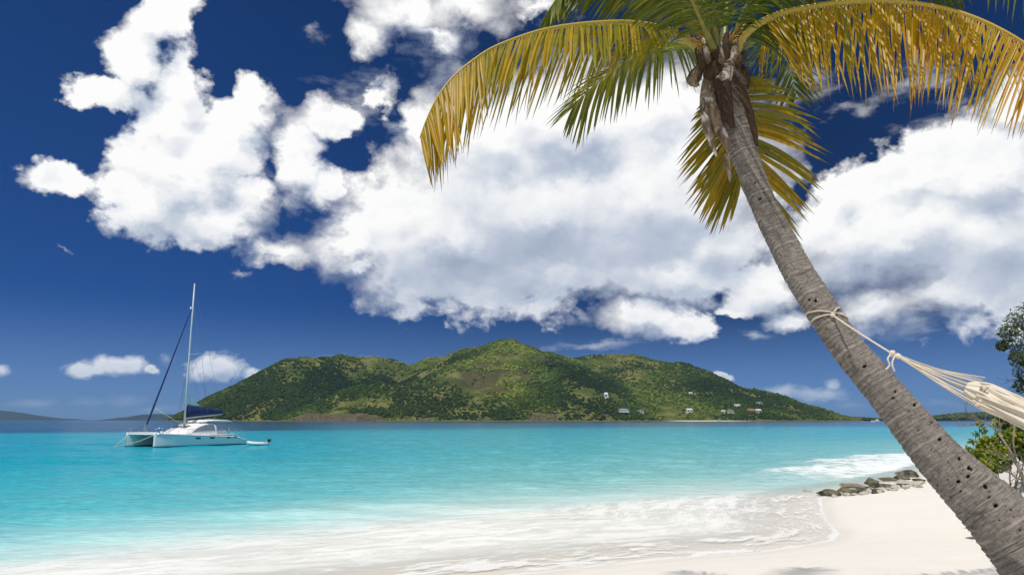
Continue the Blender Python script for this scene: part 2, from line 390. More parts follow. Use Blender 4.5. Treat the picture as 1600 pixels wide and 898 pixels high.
lg = T.m('DIVIDE', T.m('LOGARITHM', T.m('MAXIMUM', de, 1.0), 10.0), 3.0)       # 1 m..1 km onto 0..1
def L3(m): return math.log10(m) / 3
body_l = T.ramp(lg, [(L3(1), (.82, .795, .73)), (L3(6.5), (.76, .785, .725)), (L3(9), (.46, .77, .75)), (L3(17), (.11, .58, .64)), (L3(50), (.001, .40, .52)), (L3(175), (.001, .36, .50)), (L3(200), (.006, .055, .14)), (1, (.006, .032, .10))])
body_r = T.ramp(lg, [(L3(1), (.82, .795, .73)), (L3(7), (.77, .77, .705)), (L3(9.5), (.60, .77, .72)), (L3(18), (.27, .63, .62)), (L3(42), (.09, .50, .56)), (L3(150), (.022, .41, .56)), (L3(230), (.015, .17, .33)), (1, (.008, .045, .12))])
body = T.mix(lf, body_r, body_l)
rip = T.step(nfin, .35, .68)
body = T.mix(T.m('MULTIPLY', T.m('SUBTRACT', 1.0, rip), T.step(de, 5, 20, .06, .42)), body, (.015, .17, .23))
far_ = T.step(d_, 120, 200)
# foam: streaks drawn out along the shore in the wash, torn sheets on the breaker
sv = T.comb(T.m('MULTIPLY', s_, .30), T.m('MULTIPLY', d_, 1.25), 0.0)
svw = T.vm('ADD', sv, T.vm('SCALE', T.noise(tc, .5, 4, .55, color=True), scale=1.5))
st = T.noise(svw, 1.6, 9, .60)
st2 = T.noise(T.vm('ADD', sv, (7, 3, 0)), 5.5, 6, .65)
washf = T.m('MULTIPLY', T.step(T.m('MULTIPLY_ADD', st2, .35, T.m('MULTIPLY', st, .75)), .47, .64), T.step(de, 10.5, 5, 0, .9))
edge = T.step(T.m('ADD', d_, T.m('MULTIPLY', T.m('SUBTRACT', st, .5), .8)), .03, .24, .9, 0)
tear = T.noise(T.vm('MULTIPLY', tc, (.7, 1.4, 1)), 1.3, 10, .70)
brf = T.step(T.m('MULTIPLY_ADD', br, 1.55, T.m('MULTIPLY', T.m('SUBTRACT', tear, .5), 2.9)), .40, .78)
brf = T.m('MULTIPLY', brf, T.step(br, 0.01, .12))
foam = T.m('MAXIMUM', T.m('MAXIMUM', washf, edge), brf, clamp=True)
caps = T.m('MULTIPLY', T.step(nm, .70, .78), T.step(br, 0.0, .3, 0, .6))
foam = T.m('MAXIMUM', foam, caps)
crest = T.step(T.noise(T.vm('MULTIPLY', tc, (1, 2.6, 1)), 1.1, 7, .66), .50, .72)
body = T.mix(T.m('MULTIPLY', crest, T.m('MULTIPLY', T.step(de, 6, 16), T.step(d_, 190, 110, 0, .34))), body, (.16, .66, .72))  # ripple highlights painted as lighter dapples in the water colour
col = T.mix(T.m('MULTIPLY', foam, T.m('MULTIPLY_ADD', br, .42, .58), clamp=True), body, (.88, .89, .89))
hgt = T.m('MULTIPLY_ADD', nm, 1.2, T.m('MULTIPLY', nfin, .5))
hgt = T.m('MULTIPLY_ADD', foam, T.m('MULTIPLY_ADD', br, .30, .03), T.m('MULTIPLY', hgt, T.step(de, 3, 22, .06, 1.0)))
alpha = T.m('MAXIMUM', T.step(d_, .0, 3.5, .15, 1.0), foam)
b = T.n('ShaderNodeBsdfPrincipled', {'Base Color': col, 'Roughness': T.m('MULTIPLY_ADD', foam, .5, .12), 'IOR': 1.20, 'Specular IOR Level': .09})
bn = T.n('ShaderNodeBump', {'Height': hgt, 'Strength': 1.0, 'Distance': .22}); T.t.links.new(bn.outputs[0], b.inputs['Normal'])
tp = T.n('ShaderNodeBsdfTransparent')
T.n('ShaderNodeOutputMaterial', {'Surface': T.n('ShaderNodeMixShader', {0: alpha, 1: tp.outputs[0], 2: b.outputs[0]}).outputs[0]})
sea = mesh_np('sea', np.stack([SX, SY, SZ], -1).reshape(-1, 3), grid_faces(*SX.shape), m_sea,
              attrs={'shore': np.stack([SDs, AL, left], -1).reshape(-1, 3), 'breaker': breaker.ravel(), 'deep': DEEP.ravel()})
tag(sea, 'turquoise sea turning dark blue far out, foaming onto the sand', kind='structure')

# ------------------------------------------------------------------ the green island
def ridge(pts, slope): return np.array([[*at(a, b, c)] for a, b, c in pts]), slope
ridges = [
 ridge([(272,657,1790),(309,634,1800),(345,614,1820),(380,597,1860),(420,577,1920),(470,561,2000),(530,555,2120),(590,560,2260),(640,567,2350),(690,558,2300),(740,544,2200),(770,535,2110),(790,531,2060),(815,538,2060),(845,549,2120),(885,560,2220),(930,556,2260),(970,552,2260),(1010,559,2210),(1060,571,2150),(1110,588,2100),(1160,604,2050),(1210,618,2000),(1260,632,1950),(1300,645,1900),(1335,655,1860)], .50),
 ridge([(790,533,2050),(798,547,1960),(765,556,1880),(725,572,1810),(685,590,1760),(630,600,1710),(575,604,1665),(520,622,1620),(480,641,1590),(452,652,1580)], .50),
 ridge([(798,545,1950),(840,556,1880),(875,575,1800),(905,598,1740),(935,620,1690),(975,645,1650)], .52),
 ridge([(765,556,1880),(770,590,1760),(760,625,1640)], .52),
 ridge([(970,555,2240),(985,572,2120),(1010,595,1980),(1040,620,1850),(1075,642,1740)], .42),
 ridge([(1060,573,2140),(1090,600,2000),(1130,625,1880),(1170,643,1780)], .42),
 ridge([(1190,615,2020),(1215,632,1930),(1240,646,1850)], .4),
 ridge([(425,578,1920),(395,602,1830),(370,628,1750)], .5),
 ridge([(500,560,2060),(470,595,1900),(430,630,1760)], .5),
 ridge([(600,605,1680),(600,630,1620)], .5),
]
def hill_h(X, Y):
    wx_ = X + (fbm(X / 160, Y / 160, 3, 71) - .5) * 60; wy_ = Y + (fbm(X / 160, Y / 160, 3, 77) - .5) * 60
    hs = []
    for P_, sl in ridges:
        best = np.full(X.shape, -1e9)
        for i in range(len(P_) - 1):
            a, b = P_[i], P_[i + 1]; d = b[:2] - a[:2]; L2 = (d ** 2).sum()
            t = np.clip(((wx_ - a[0]) * d[0] + (wy_ - a[1]) * d[1]) / L2, 0, 1)
            dist = np.hypot(wx_ - a[0] - t * d[0], wy_ - a[1] - t * d[1])
            zz = a[2] + t * (b[2] - a[2])
            best = np.maximum(best, zz - sl * (np.sqrt(dist ** 2 + 900) - 30))
        hs.append(best)
    hs = np.stack(hs); k = 9.0; mx = hs.max(0); h_ = mx + k * np.log(np.exp((hs - mx) / k).sum(0)) - 3
    gul = fbm(X / 85, Y / 130, 4, 81, ridged=True)
    amp = np.clip(h_ / 60, .15, 1)
    return h_ + (gul - .62) * 26 * amp + (fbm(X / 28, Y / 28, 3, 91) - .5) * 6 * amp
hx = np.arange(-1150, 1350, 6.0); hy = np.arange(1420, 2760, 7.0)
HX, HY = np.meshgrid(hx, hy); HZ = hill_h(HX, HY)
PXH = 800 + F_PX * HX / HY * 1.018      # the steep western end, as its outline shows it
capz = (657 - np.interp(PXH, [262, 274, 290, 309, 335, 380, 420, 450, 520], [661, 653, 644, 632, 618, 596, 575, 560, 400])) * HY / F_PX + 3 + (fbm(HX / 30, HY / 30, 3, 95) - .5) * 6
HZ = np.where(PXH < 470, np.minimum(HZ, capz), HZ)
cliff = ss((fbm(HX / 60, HY / 60, 3, 14)) + .55 * np.exp(-((HX + 400) / 95) ** 2) + .30 * np.exp(-((HX - 120) / 90) ** 2), .66, .85) * (1 - ss(HZ + 12 * fbm(HX / 30, HY / 30, 3, 44), 10, 24))
coast = ss(HZ, -6, 1) * (1 - ss(HZ, 14, 30))
HZ = HZ + coast * ((3 + 6 * cliff) * (.4 + fbm(HX / 14, HY / 14, 3, 15)) * .7 + cliff * 9 * (fbm(HX / 18, HY / 26, 4, 16, ridged=True) - .4))
HZ = np.maximum(HZ, -12)
m_hill, T = mat_new('hillside')
tc = T.n('ShaderNodeTexCoord').outputs['Object']; px_, py_, pz_ = T.sep(tc)
nA = T.noise(tc, .012, 5, .6); nB = T.noise(tc, .06, 6, .65); nC = T.noise(tc, .22, 6, .7)
c = T.mix(T.step(nA, .40, .60), (.06, .09, .016), (.19, .185, .055))
c = T.mix(T.step(nB, .45, .62), c, (.075, .095, .022)); c = T.mix(T.step(nB, .60, .72, 0, .7), c, (.20, .19, .055))
scrub = T.step(T.attr('dry').outputs['Fac'], .3, .7)
c = T.mix(T.m('MULTIPLY', scrub, T.step(nC, .35, .65, .55, 1)), c, (.070, .062, .030))
rock = T.step(T.m('ADD', T.attr('cliff').outputs['Fac'], T.m('MULTIPLY', T.m('SUBTRACT', nC, .5), 1.2)), .35, .6)
c = T.mix(rock, c, T.mix(T.step(nC, .35, .65), (.045, .038, .024), T.mix(nB, (.105, .092, .055), (.235, .205, .125))))
low = T.step(pz_, 2.6, 1.2); c = T.mix(low, c, T.mix(nB, (.05, .045, .035), (.20, .17, .13)))
bch = T.attr('sandy').outputs['Fac']; c = T.mix(T.m('MULTIPLY', bch, T.step(pz_, 2.6, 2.0)), c, (.62, .57, .45))
finish(T, c, .95, T.m('ADD', nC, T.m('MULTIPLY', nB, 3)), .8, 3.0, .1)
dry = ss(fbm(HX / 90, HY / 90, 3, 23), .38, .62) * np.exp(-(((HX - 30) / 190) ** 2 + ((HY - 1760) / 190) ** 2))
sandy = np.exp(-((HX - 470) / 95) ** 4)
hill = mesh_np('island', np.stack([HX, HY, HZ], -1).reshape(-1, 3), grid_faces(*HX.shape), m_hill, attrs={'cliff': cliff.ravel(), 'dry': dry.ravel() * 1.3, 'sandy': sandy.ravel()})
tag(hill, 'hilly green island across the bay', kind='structure')

# shrubs and trees that cover it: nobody could count them
ico_v = []; t_ = (1 + 5 ** .5) / 2
for a in (-1, 1):
    for b_ in (-t_, t_): ico_v += [(a, b_, 0), (0, a, b_), (b_, 0, a)]
ico_v = np.array(ico_v); ico_v /= np.linalg.norm(ico_v[0])
ico_f = []
for i in range(12):
    for j in range(i + 1, 12):
        for k in range(j + 1, 12):
            e = [np.linalg.norm(ico_v[i] - ico_v[j]), np.linalg.norm(ico_v[j] - ico_v[k]), np.linalg.norm(ico_v[i] - ico_v[k])]
            if max(e) < 1.1:
                nrm = np.cross(ico_v[j] - ico_v[i], ico_v[k] - ico_v[i])
                ico_f.append((i, j, k) if nrm.dot(ico_v[i]) > 0 else (i, k, j))
ico_f = np.array(ico_f)
def blobs(name, P, rad, tint, mat, flat=.8, seed=1, parent=None):
    rg = np.random.default_rng(seed); n = len(P)
    v = ico_v[None] * (1 + rg.uniform(-.28, .28, (n, 12, 1))) * rad[:, None, None] * np.array([1, 1, flat])
    ang = rg.uniform(0, 6.28, n); ca, sa = np.cos(ang)[:, None], np.sin(ang)[:, None]
    v = np.stack([v[..., 0] * ca - v[..., 1] * sa, v[..., 0] * sa + v[..., 1] * ca, v[..., 2]], -1) + P[:, None, :]
    f = ico_f[None] + (np.arange(n) * 12)[:, None, None]
    return mesh_np(name, v.reshape(-1, 3), f.reshape(-1, 3), mat, parent, attrs={'tint': np.repeat(tint, 12)})
rg = np.random.default_rng(5)
N = 170000
bx = rg.uniform(-1000, 1150, N); by = rg.uniform(1450, 2420, N)
gi = np.clip(((by - 1420) / 7).astype(int), 0, len(hy) - 2); gj = np.clip(((bx + 1150) / 6).astype(int), 0, len(hx) - 2)
fx = (bx + 1150) / 6 - gj; fy = (by - 1420) / 7 - gi
bz = (HZ[gi, gj] * (1 - fx) + HZ[gi, gj + 1] * fx) * (1 - fy) + (HZ[gi + 1, gj] * (1 - fx) + HZ[gi + 1, gj + 1] * fx) * fy
dsty = fbm(bx / 75, by / 75, 4, 33); valley = fbm(bx / 210, by / 210, 3, 35)
cl = cliff[gi, gj]; dr = dry[gi, gj]
keep = (bz > 3.5) & (dsty + .5 * (valley - .5) - .55 * cl - .22 * dr > rg.uniform(.26, .70, N))
slope_back = HZ[np.clip(gi + 3, 0, len(hy) - 1), gj] - HZ[np.clip(gi - 3, 0, len(hy) - 1), gj]
keep &= slope_back > -6            # nothing grows into view on the far side of the ridge
bx, by, bz = bx[keep], by[keep], bz[keep]; dk = dsty[keep]
print('shrubs', len(bx))
# cloud and slope shade put into the shrub tint; the near spur tinted sunlit
spur = np.full(len(bx), 1e9)
for P_, _s in (ridges[1], ridges[2], ridges[3]):
    for i in range(len(P_) - 1):
        a, b = P_[i], P_[i + 1]; dd_ = b[:2] - a[:2]; t = np.clip(((bx - a[0]) * dd_[0] + (by - a[1]) * dd_[1]) / (dd_ ** 2).sum(), 0, 1)
        spur = np.minimum(spur, np.hypot(bx - a[0] - t * dd_[0], (by - a[1] - t * dd_[1])) + np.maximum(0, by - a[1] - t * dd_[1]) * 3)
hill_shade = np.exp(-(((bx + 330) / 230) ** 2 + ((by - 1960) / 190) ** 2) ** 2) * ss(spur, 30, 90) + np.exp(-(((bx - 190) / 60) ** 2 + ((by - 1800) / 170) ** 2)) + .8 * np.exp(-(((bx - 520) / 130) ** 2 + ((by - 1930) / 60) ** 2))
rad = rg.uniform(1.1, 4.0, len(bx)) * (.65 + dk)
m_shrub, T = mat_new('hill_shrub')
tn = T.attr('tint').outputs['Fac']; tc = T.n('ShaderNodeTexCoord').outputs['Object']
c = T.ramp(tn, [(0, (.016, .032, .008)), (.45, (.036, .066, .012)), (.8, (.10, .145, .020)), (1, (.21, .235, .04))])
finish(T, c, .9, T.noise(tc, .9, 3, .6), .8, 1.5, .1)
tint = np.clip(.80 - .62 * ss(valley[keep], .30, .66) - .75 * hill_shade + .16 * (1 - ss(spur, 40, 140)) + rg.normal(0, .16, len(bx)), 0, 1)
tag(blobs('hillside_shrubs', np.stack([bx, by, bz + rad * .25], -1), rad, tint, m_shrub), 'dense green scrub and trees covering the island', kind='stuff')

# hazy islands on the horizon
m_far = plain('far_hill', (.028, .05, .05), .95, .3, .004, .1)
def far_island(prof, D, depth, label):
    xs = [q[0] for q in prof]; ys = [q[1] for q in prof]; X0, X1 = at(xs[0], 656, D)[0], at(xs[-1], 656, D)[0]
    nx, ny = 90, 24; v = []
    uu = np.linspace(0, 1, nx); pxs = xs[0] + (xs[-1] - xs[0]) * uu; pys = np.interp(pxs, xs, ys)
    top = np.array([at(a, b, D)[2] for a, b in zip(pxs, pys)])
    XX = X0 + (X1 - X0) * uu; rr_ = fbm(XX / 350, XX * 0 + D, 4, 3)
    V = []
    for j in range(ny):
        q = -1 + 2 * j / (ny - 1); prof_ = 1 - abs(q) ** 1.6
        V.append(np.stack([XX, np.full(nx, D) + q * depth, (top + (rr_ - .5) * 20 * ss(top, 0, 60)) * prof_ * (.8 + .4 * fbm(XX / 260, XX * 0 + q * 2, 3, j % 3) if 0 < j < ny - 1 and abs(q) > .2 else 1) - 4], -1))
    o = mesh_np('far_island', np.array(V).reshape(-1, 3), grid_faces(ny, nx), m_far)
    return tag(o, label, kind='structure')
far_island([(-160, 655), (-90, 644), (-30, 639), (10, 642), (40, 648), (62, 651), (76, 656)], 9000, 900, 'blue hazy island at the left edge of the horizon')
far_island([(60, 656), (85, 652.5), (110, 653.5), (134, 656.2)], 9800, 500, 'low hazy islet beside the left island')
far_island([(204, 656), (225, 649), (248, 645), (280, 647), (320, 650), (400, 656)], 7600, 900, 'low blue island behind the catamaran')
far_island([(1310, 656), (1335, 652), (1370, 654), (1420, 653), (1450, 651), (1500, 646), (1560, 645), (1620, 649), (1700, 656)], 2600, 300, 'low wooded headland behind the palm trunk')
N = 2600; bx = rg.uniform(at(1312, 656, 2600)[0], at(1690, 656, 2600)[0], N); by = rg.uniform(2380, 2620, N)
pxx = 800 + F_PX * bx / by * 1.018; tp_ = np.interp(pxx, [1310, 1335, 1370, 1420, 1450, 1500, 1560, 1620, 1700], [656, 652, 654, 653, 651, 646, 645, 649, 656])
zt = (656.5 - tp_) * 2600 / 1067 / .97 * (1 - (np.abs(by - 2600) / 300) ** 1.6)
tag(blobs('headland_trees', np.stack([bx, by, np.maximum(zt, 1) + 1], -1), rg.uniform(3, 6, N), rg.uniform(0, .8, N), m_shrub, seed=9), 'trees covering the low headland', kind='stuff')

# clearings for the houses: each stands where its line of sight meets the slope
def on_hill(px, py):
    u, y, z = ray(px, py)
    for D in np.arange(1460, 2450, 3.0):
        s_ = D / y; X = u * s_; Z = CAM_H + z * s_
        h_ = hill_at(X, D)
        if h_ >= Z: return X, D, h_
    return u * 1800 / y, 1800, 3
def hill_at(X, Y):
    j = (X + 1150) / 6; i = (Y - 1420) / 7; j0 = int(j); i0 = int(i)
    if not (0 <= i0 < len(hy) - 1 and 0 <= j0 < len(hx) - 1): return -12
    a, b_ = j - j0, i - i0
    return (HZ[i0, j0] * (1 - a) + HZ[i0, j0 + 1] * a) * (1 - b_) + (HZ[i0 + 1, j0] * (1 - a) + HZ[i0 + 1, j0 + 1] * a) * b_
m_wwall = plain('white_house_wall', (.78, .78, .76), .8); m_owall = plain('sand_house_wall', (.66, .55, .38), .8)
m_rw = plain('pale_roof', (.70, .70, .70), .7); m_ro = plain('orange_roof', (.50, .17, .06), .8); m_rg = plain('grey_roof', (.22, .26, .27), .8); m_rgr = plain('green_roof', (.20, .33, .30), .7)
m_dark = plain('dark_glass', (.02, .025, .03), .2, spec=.6)
def house(px, py, wpx, hpx, wall, roof, label, hip=True, nwin=3, rz=0.0, deck=False):
    X, D, Z = on_hill(px, py); k = D / F_PX
    wd, ht = wpx * k * .9, hpx * k * .85; dp = max(wd * .6, 6)
    r_ = empty('house', (X, D, Z), rz, label, 'house', 'houses on the hillside')
    m = MB(); m.box((0, 0, ht * .35), (wd, dp, ht * 1.1)); m.build('wall', wall, r_, False)
    m = MB(); rh = ht * .38; e = .6; z0 = ht * .9 + .01; tx = wd * .22 if hip else 0
    m.add([(-wd/2-e, -dp/2-e, z0), (wd/2+e, -dp/2-e, z0), (wd/2+e, dp/2+e, z0), (-wd/2-e, dp/2+e, z0), (-wd/2+tx, 0, z0+rh), (wd/2-tx, 0, z0+rh)],
          [(0, 1, 5, 4), (2, 3, 4, 5), (1, 2, 5), (3, 0, 4), (3, 2, 1, 0)]); m.build('roof', roof, r_, False)
    for i in range(nwin):
        m = MB(); x = (-.5 + (i + .5) / nwin) * wd; m.box((x, -dp / 2 - .06, ht * .55), (wd / nwin * .5, .2, ht * .32)); m.build('window', m_dark, r_, False)
    if deck:
        m = MB(); m.box((0, -dp / 2 - 2, ht * .2), (wd * 1.1, 4, .5)); m.build('terrace', wall, r_, False)
    return (X, D, max(wd, 12))
HOUSES = [
 (947, 622, 7, 8, m_wwall, m_rw, 'tall narrow white house high on the dark slope', True, 1),
 (974, 645, 17, 6, m_rw, m_rgr, 'wide pale green roofed villa above the rocky shore', True, 5, 0.1, True),
 (1000, 645, 12, 4, m_rw, m_rg, 'small grey roofed house just right of the wide villa', True, 2),
 (1077, 645, 10, 6, m_wwall, m_rw, 'white square house alone in the trees mid slope', False, 2, .2),
 (1079, 617, 6, 4, m_owall, m_rw, 'tiny cream house highest above the middle of the slope', False, 1),
 (1130, 645, 7, 4, m_wwall, m_rw, 'small white cottage left of the grey roofed one', False, 1),
 (1141, 646, 11, 5, m_wwall, m_rg, 'white house with a grey roof behind the beach', True, 3, .3),
 (1152, 636, 9, 4, m_wwall, m_rw, 'white flat house above the pair behind the beach', False, 2, -.3),
 (1174, 644, 13, 5, m_owall, m_ro, 'orange roofed villa near the right end of the beach', True, 3, 0, True),
 (1185, 646, 9, 6, m_owall, m_rw, 'cream yellow house right beside the orange roofed villa', False, 2, .2),
 (1186, 632, 10, 4, m_rw, m_rg, 'grey white house higher up over the orange villa', True, 2)]
cleared = [house(*q) for q in HOUSES]

# ------------------------------------------------------------------ catamaran
m_gel, T = mat_new('white_gelcoat'); finish(T, T.mix(T.noise(T.n('ShaderNodeTexCoord').outputs['Object'], 1.2, 4, .6), (.80, .81, .81), (.88, .88, .87)), .22, spec=.5)
m_blue = plain('navy_canvas', (.012, .03, .12), .85, .15, 3); m_alu = plain('mast_paint', (.60, .64, .66), .35, .05, 3)
m_win = plain('smoked_window', (.16, .20, .25), .12, .1, 2, .7); m_anti = plain('dark_antifouling', (.02, .09, .12), .6)
m_steel = plain('stainless_tube', (.55, .57, .6), .25, .05, 4, .5, metal=.9); m_wire = plain('rigging_wire', (.16, .17, .18), .8, .1, 2, .1); m_net = plain('trampoline_net', (.42, .44, .46), .9)
m_sailc = plain('sail_cloth', (.55, .70, .68), .8, .06, 3, transl=((.6, .7, .68), .3)); m_rope = plain('rope_fibre', (.72, .66, .52), .9, .1, 60, .2, bstr=.4)
m_rub = plain('white_tube_fabric', (.72, .73, .74), .5); m_blk = plain('black_plastic', (.015, .015, .018), .4)
bow_p = at(217, 697, 79.0)
HA = math.atan2(-.882, -.477)          # heading: to the left and a little towards the beach
hd = Vector((math.cos(HA), math.sin(HA), 0))
bc = Vector((bow_p.x, bow_p.y, 0)) - hd * 6.25
cat_ = empty('catamaran', (bc.x, bc.y, 0), HA, 'white twin hulled sailing catamaran with navy sail cover anchored off the beach', 'catamaran')
L = 6.25
def hull(yc, inner):
    st = [(-6.25, .34, .62, .50), (-5.6, .52, .68, .5), (-4.9, .58, .95, .42), (-3.5, .62, 1.12, .3), (0, .64, 1.28, .12), (3, .52, 1.42, .06), (5.2, .27, 1.54, .02), (6.05, .09, 1.60, .0), (6.25, .03, 1.61, -.02)]
    rings = []
    for x, hw, top, rake in st:
        prof = [(-.35, .06), (-.1, .55), (.10, .74), (.35, .80), (top - .22, .97), (top - .06, 1.0), (top, .90)]
        ring = [(x, yc - hw * q, z) for z, q in prof] + [(x, yc + hw * q, z) for z, q in reversed(prof)]
        rings.append(ring)
    m = MB(); m.loft(rings); h_ = m.build('hull', m_gel, cat_, True)
    m2 = MB(); r2 = []
    for x, hw, top, rake in st:
        prof = [(-.36, .07), (-.1, .57), (.13, .765)]
        r2.append([(x, yc - hw * q - .012, z) for z, q in prof] + [(x, yc + hw * q + .012, z) for z, q in reversed(prof)])
    m2.loft(r2); m2.build('waterline_stripe', m_anti, h_)
    for sgn in (1, -1):
        m4 = MB(); r4 = []
        for x, hw, top, rake in st[1:-1]:
            r4.append((x, yc + sgn * (hw * 1.0 + .02), top - .13))
        m4.tube(r4, .035, 6); m4.build('rub_rail', m_steel, h_)
        for x in ((1.0, -.9, -3.3, -4.2) if sgn == 1 else (3.6, 2.6)):
            hw = np.interp(x, [a[0] for a in st], [a[1] for a in st])
            m3 = MB(); m3.box((x, yc + sgn * hw * .955, .92), (.62, .09, .17)); o = m3.build('porthole', m_blk, h_, False, bevel=.03)
    return h_
hull(2.5, -1); hull(-2.5, 1)
# deck between the hulls, house, trampolines
def slab(name, pts, z0, z1, mat, par=cat_, bevel=.05):
    m = MB(); n = len(pts); m.add([(x, y, z0) for x, y in pts] + [(x, y, z1) for x, y in pts],
        [tuple(reversed(range(n))), tuple(range(n, 2 * n))] + [(i, (i + 1) % n, n + (i + 1) % n, n + i) for i in range(n)])
    return m.build(name, mat, par, False, bevel=bevel)
slab('bridge_deck', [(-4.9, -1.95), (2.2, -1.95), (2.2, 1.95), (-4.9, 1.95)], .78, 1.27, m_gel)
slab('side_deck', [(-4.7, 1.9), (5.8, 2.35), (5.8, 2.62), (2.5, 2.98), (-1, 3.1), (-4.7, 3.02)], 1.2, 1.36, m_gel)
slab('side_deck', [(-4.7, -3.02), (-1, -3.1), (2.5, -2.98), (5.8, -2.62), (5.8, -2.35), (-4.7, -1.9)], 1.2, 1.36, m_gel)
slab('foredeck_edge', [(5.6, -2.5), (6.0, -2.5), (6.0, 2.5), (5.6, 2.5)], 1.36, 1.50, m_gel)
for sgn in (1, -1):
    m = MB(); m.add([(2.2, sgn * .15, 1.24), (5.6, sgn * .15, 1.40), (5.6, sgn * 2.3, 1.42), (2.2, sgn * 2.0, 1.26)], [(0, 1, 2, 3)]); m.build('trampoline', m_net, cat_)
m = MB()
m.tube([(5.8, -2.5, 1.56), (5.8, 2.5, 1.56)], .11, 10); m.build('crossbeam', m_alu, cat_)
m = MB(); m.box((3.9, 0, 1.36), (3.6, .32, .14)); m.build('centre_spine', m_gel, cat_, False, bevel=.03)
m = MB(); m.box((5.75, .1, 2.05), (.26, .30, .95), taper=.8); m.build('furler_housing', m_steel, cat_, False, bevel=.05)
# coach roof: sections along x
def lerp_ring(x, w0, w1, z0, z1):
    return [(x, -w0, z0), (x, -w0 * .99, z0 + (z1 - z0) * .35), (x, -w1 * 1.02, z1 - .14), (x, -w1 * .86, z1), (x, 0, z1 + .06), (x, w1 * .86, z1), (x, w1 * 1.02, z1 - .14), (x, w0 * .99, z0 + (z1 - z0) * .35), (x, w0, z0)]
m = MB(); m.loft([lerp_ring(3.0, 1.2, 1.0, 1.26, 1.36), lerp_ring(2.5, 1.7, 1.35, 1.26, 1.62), lerp_ring(1.5, 2.1, 1.6, 1.27, 2.05), lerp_ring(.3, 2.25, 1.75, 1.28, 2.48), lerp_ring(-.9, 2.28, 1.85, 1.28, 2.62), lerp_ring(-2.0, 2.28, 1.9, 1.28, 2.60), lerp_ring(-2.25, 2.28, 1.9, 1.28, 2.52)])
cabin = m.build('cabin', m_gel, cat_, True)
def cab_z(x, q):  # a point on the cabin's sloping side
    xs = [-2.25, -2, -.9, .3, 1.5, 2.5, 3.0]; w0 = np.interp(x, xs, [2.28, 2.28, 2.28, 2.25, 2.1, 1.7, 1.2]); w1 = np.interp(x, xs, [1.9, 1.9, 1.85, 1.75, 1.6, 1.35, 1.0]); z1 = np.interp(x, xs, [2.52, 2.6, 2.62, 2.48, 2.05, 1.62, 1.36])
    za, zb = 1.28 + (z1 - 1.28) * .35, z1 - .14
    return w0 * .99 + (w1 * 1.02 - w0 * .99) * q, za + (zb - za) * q
for sgn in (1, -1):
    m = MB(); top = []; bot = []
    for x in np.linspace(-1.9, 1.15, 9):
        t = (x + 1.9) / 3.05; qb = .02; qt = .93 * (1 - t ** 3) + .08
        yb, zb = cab_z(x, qb); yt, zt = cab_z(x, qt); bot.append((x, sgn * (yb + .03), zb)); top.append((x, sgn * (yt + .03), zt))
    n = len(top); m.add(bot + top, [(i, i + 1, n + i + 1, n + i) for i in range(n - 1)]); m.build('window', m_win, cabin, False)
for i, y in enumerate((-1.0, -.35, .35, 1.0)):
    m = MB(); m.add([(1.52, y - .24, 2.10), (1.52, y + .24, 2.10), (.75, y + .22, 2.38), (.75, y - .22, 2.38)], [(0, 1, 2, 3)]); m.build('windscreen', m_blk, cabin, False)
for (x, y) in ((-.9, 1.1), (-.9, -1.1)):
    m = MB(); m.box((x, y, 2.70), (.6, .5, .06)); m.build('hatch', m_win, cabin, False, bevel=.015)
for (x, y) in ((3.6, 2.55), (2.0, 2.75), (3.6, -2.55)):
    m = MB(); m.box((x, y, 1.39), (.5, .4, .05)); m.build('hatch', m_win, cat_, False, bevel=.015)
# hard top over the cockpit on slim posts
m = MB()
m.loft([[(x, -2.0 * w_, z), (x, -1.9 * w_, z + .10), (x, 0, z + .2), (x, 1.9 * w_, z + .10), (x, 2.0 * w_, z), (x, 0, z - .02)] for x, w_, z in ((-.7, .7, 2.72), (-1.1, .95, 2.84), (-2.5, 1, 2.92), (-4.2, 1, 2.86), (-4.75, .9, 2.78))])
m.build('hard_top', m_gel, cat_, True)
for x, y in ((-4.4, 1.7), (-4.4, -1.7), (-2.5, 1.8), (-2.5, -1.8)):
    m = MB(); m.tube([(x, y, 1.25), (x + .1, y, 2.88)], .035, 6); m.build('top_post', m_steel, cat_)
m = MB(); m.box((-2.3, .9, 2.35), (.12, 1.4, .5)); m.build('cockpit_screen', m_blk, cat_, False)
m = MB(); m.box((-3.4, 1.2, 1.5), (1.2, .9, .5)); m.build('cockpit_seat', m_gel, cat_, False, bevel=.06)
# mast, spreader, boom, sail cover
MX = .75
def mast_pt(z): return (MX - (z - 2.4) * -.018, 0, z)
m = MB(); m.tube([mast_pt(1.9), mast_pt(8), mast_pt(14), mast_pt(19.7)], [.17, .16, .14, .10], 10, .7); mast = m.build('mast', m_alu, cat_)
for sgn in (1, -1):
    a = mast_pt(10.9); m = MB(); m.tube([a, (a[0] - .75, sgn * 1.25, 11.0)], [.05, .035], 6, .5); m.build('spreader', m_alu, mast)
a = mast_pt(19.3); m = MB(); m.tube([a, (a[0] + .1, 0, 19.75)], .02, 5); m.tube([(a[0] + .45, 0, 19.42), (a[0] - .35, 0, 19.42)], .02, 5); m.build('wind_vane', m_blk, mast)
m = MB(); a = mast_pt(16.6); m.box((a[0] + .2, 0, 16.6), (.25, .15, .3)); m.build('mast_light', m_gel, mast, False)
m = MB(); m.tube([(MX - .15, 0, 3.25), (MX - 5.3, 0, 3.75)], [.10, .08], 8); m.build('boom', m_alu, cat_)
m = MB()
def cov(x, z0, z1, w_): return [(x, -w_ * .5, z0), (x, -w_, (z0 + z1) / 2 - .1), (x, -w_ * .45, z1 - .08), (x, 0, z1), (x, w_ * .45, z1 - .08), (x, w_, (z0 + z1) / 2 - .1), (x, w_ * .5, z0)]
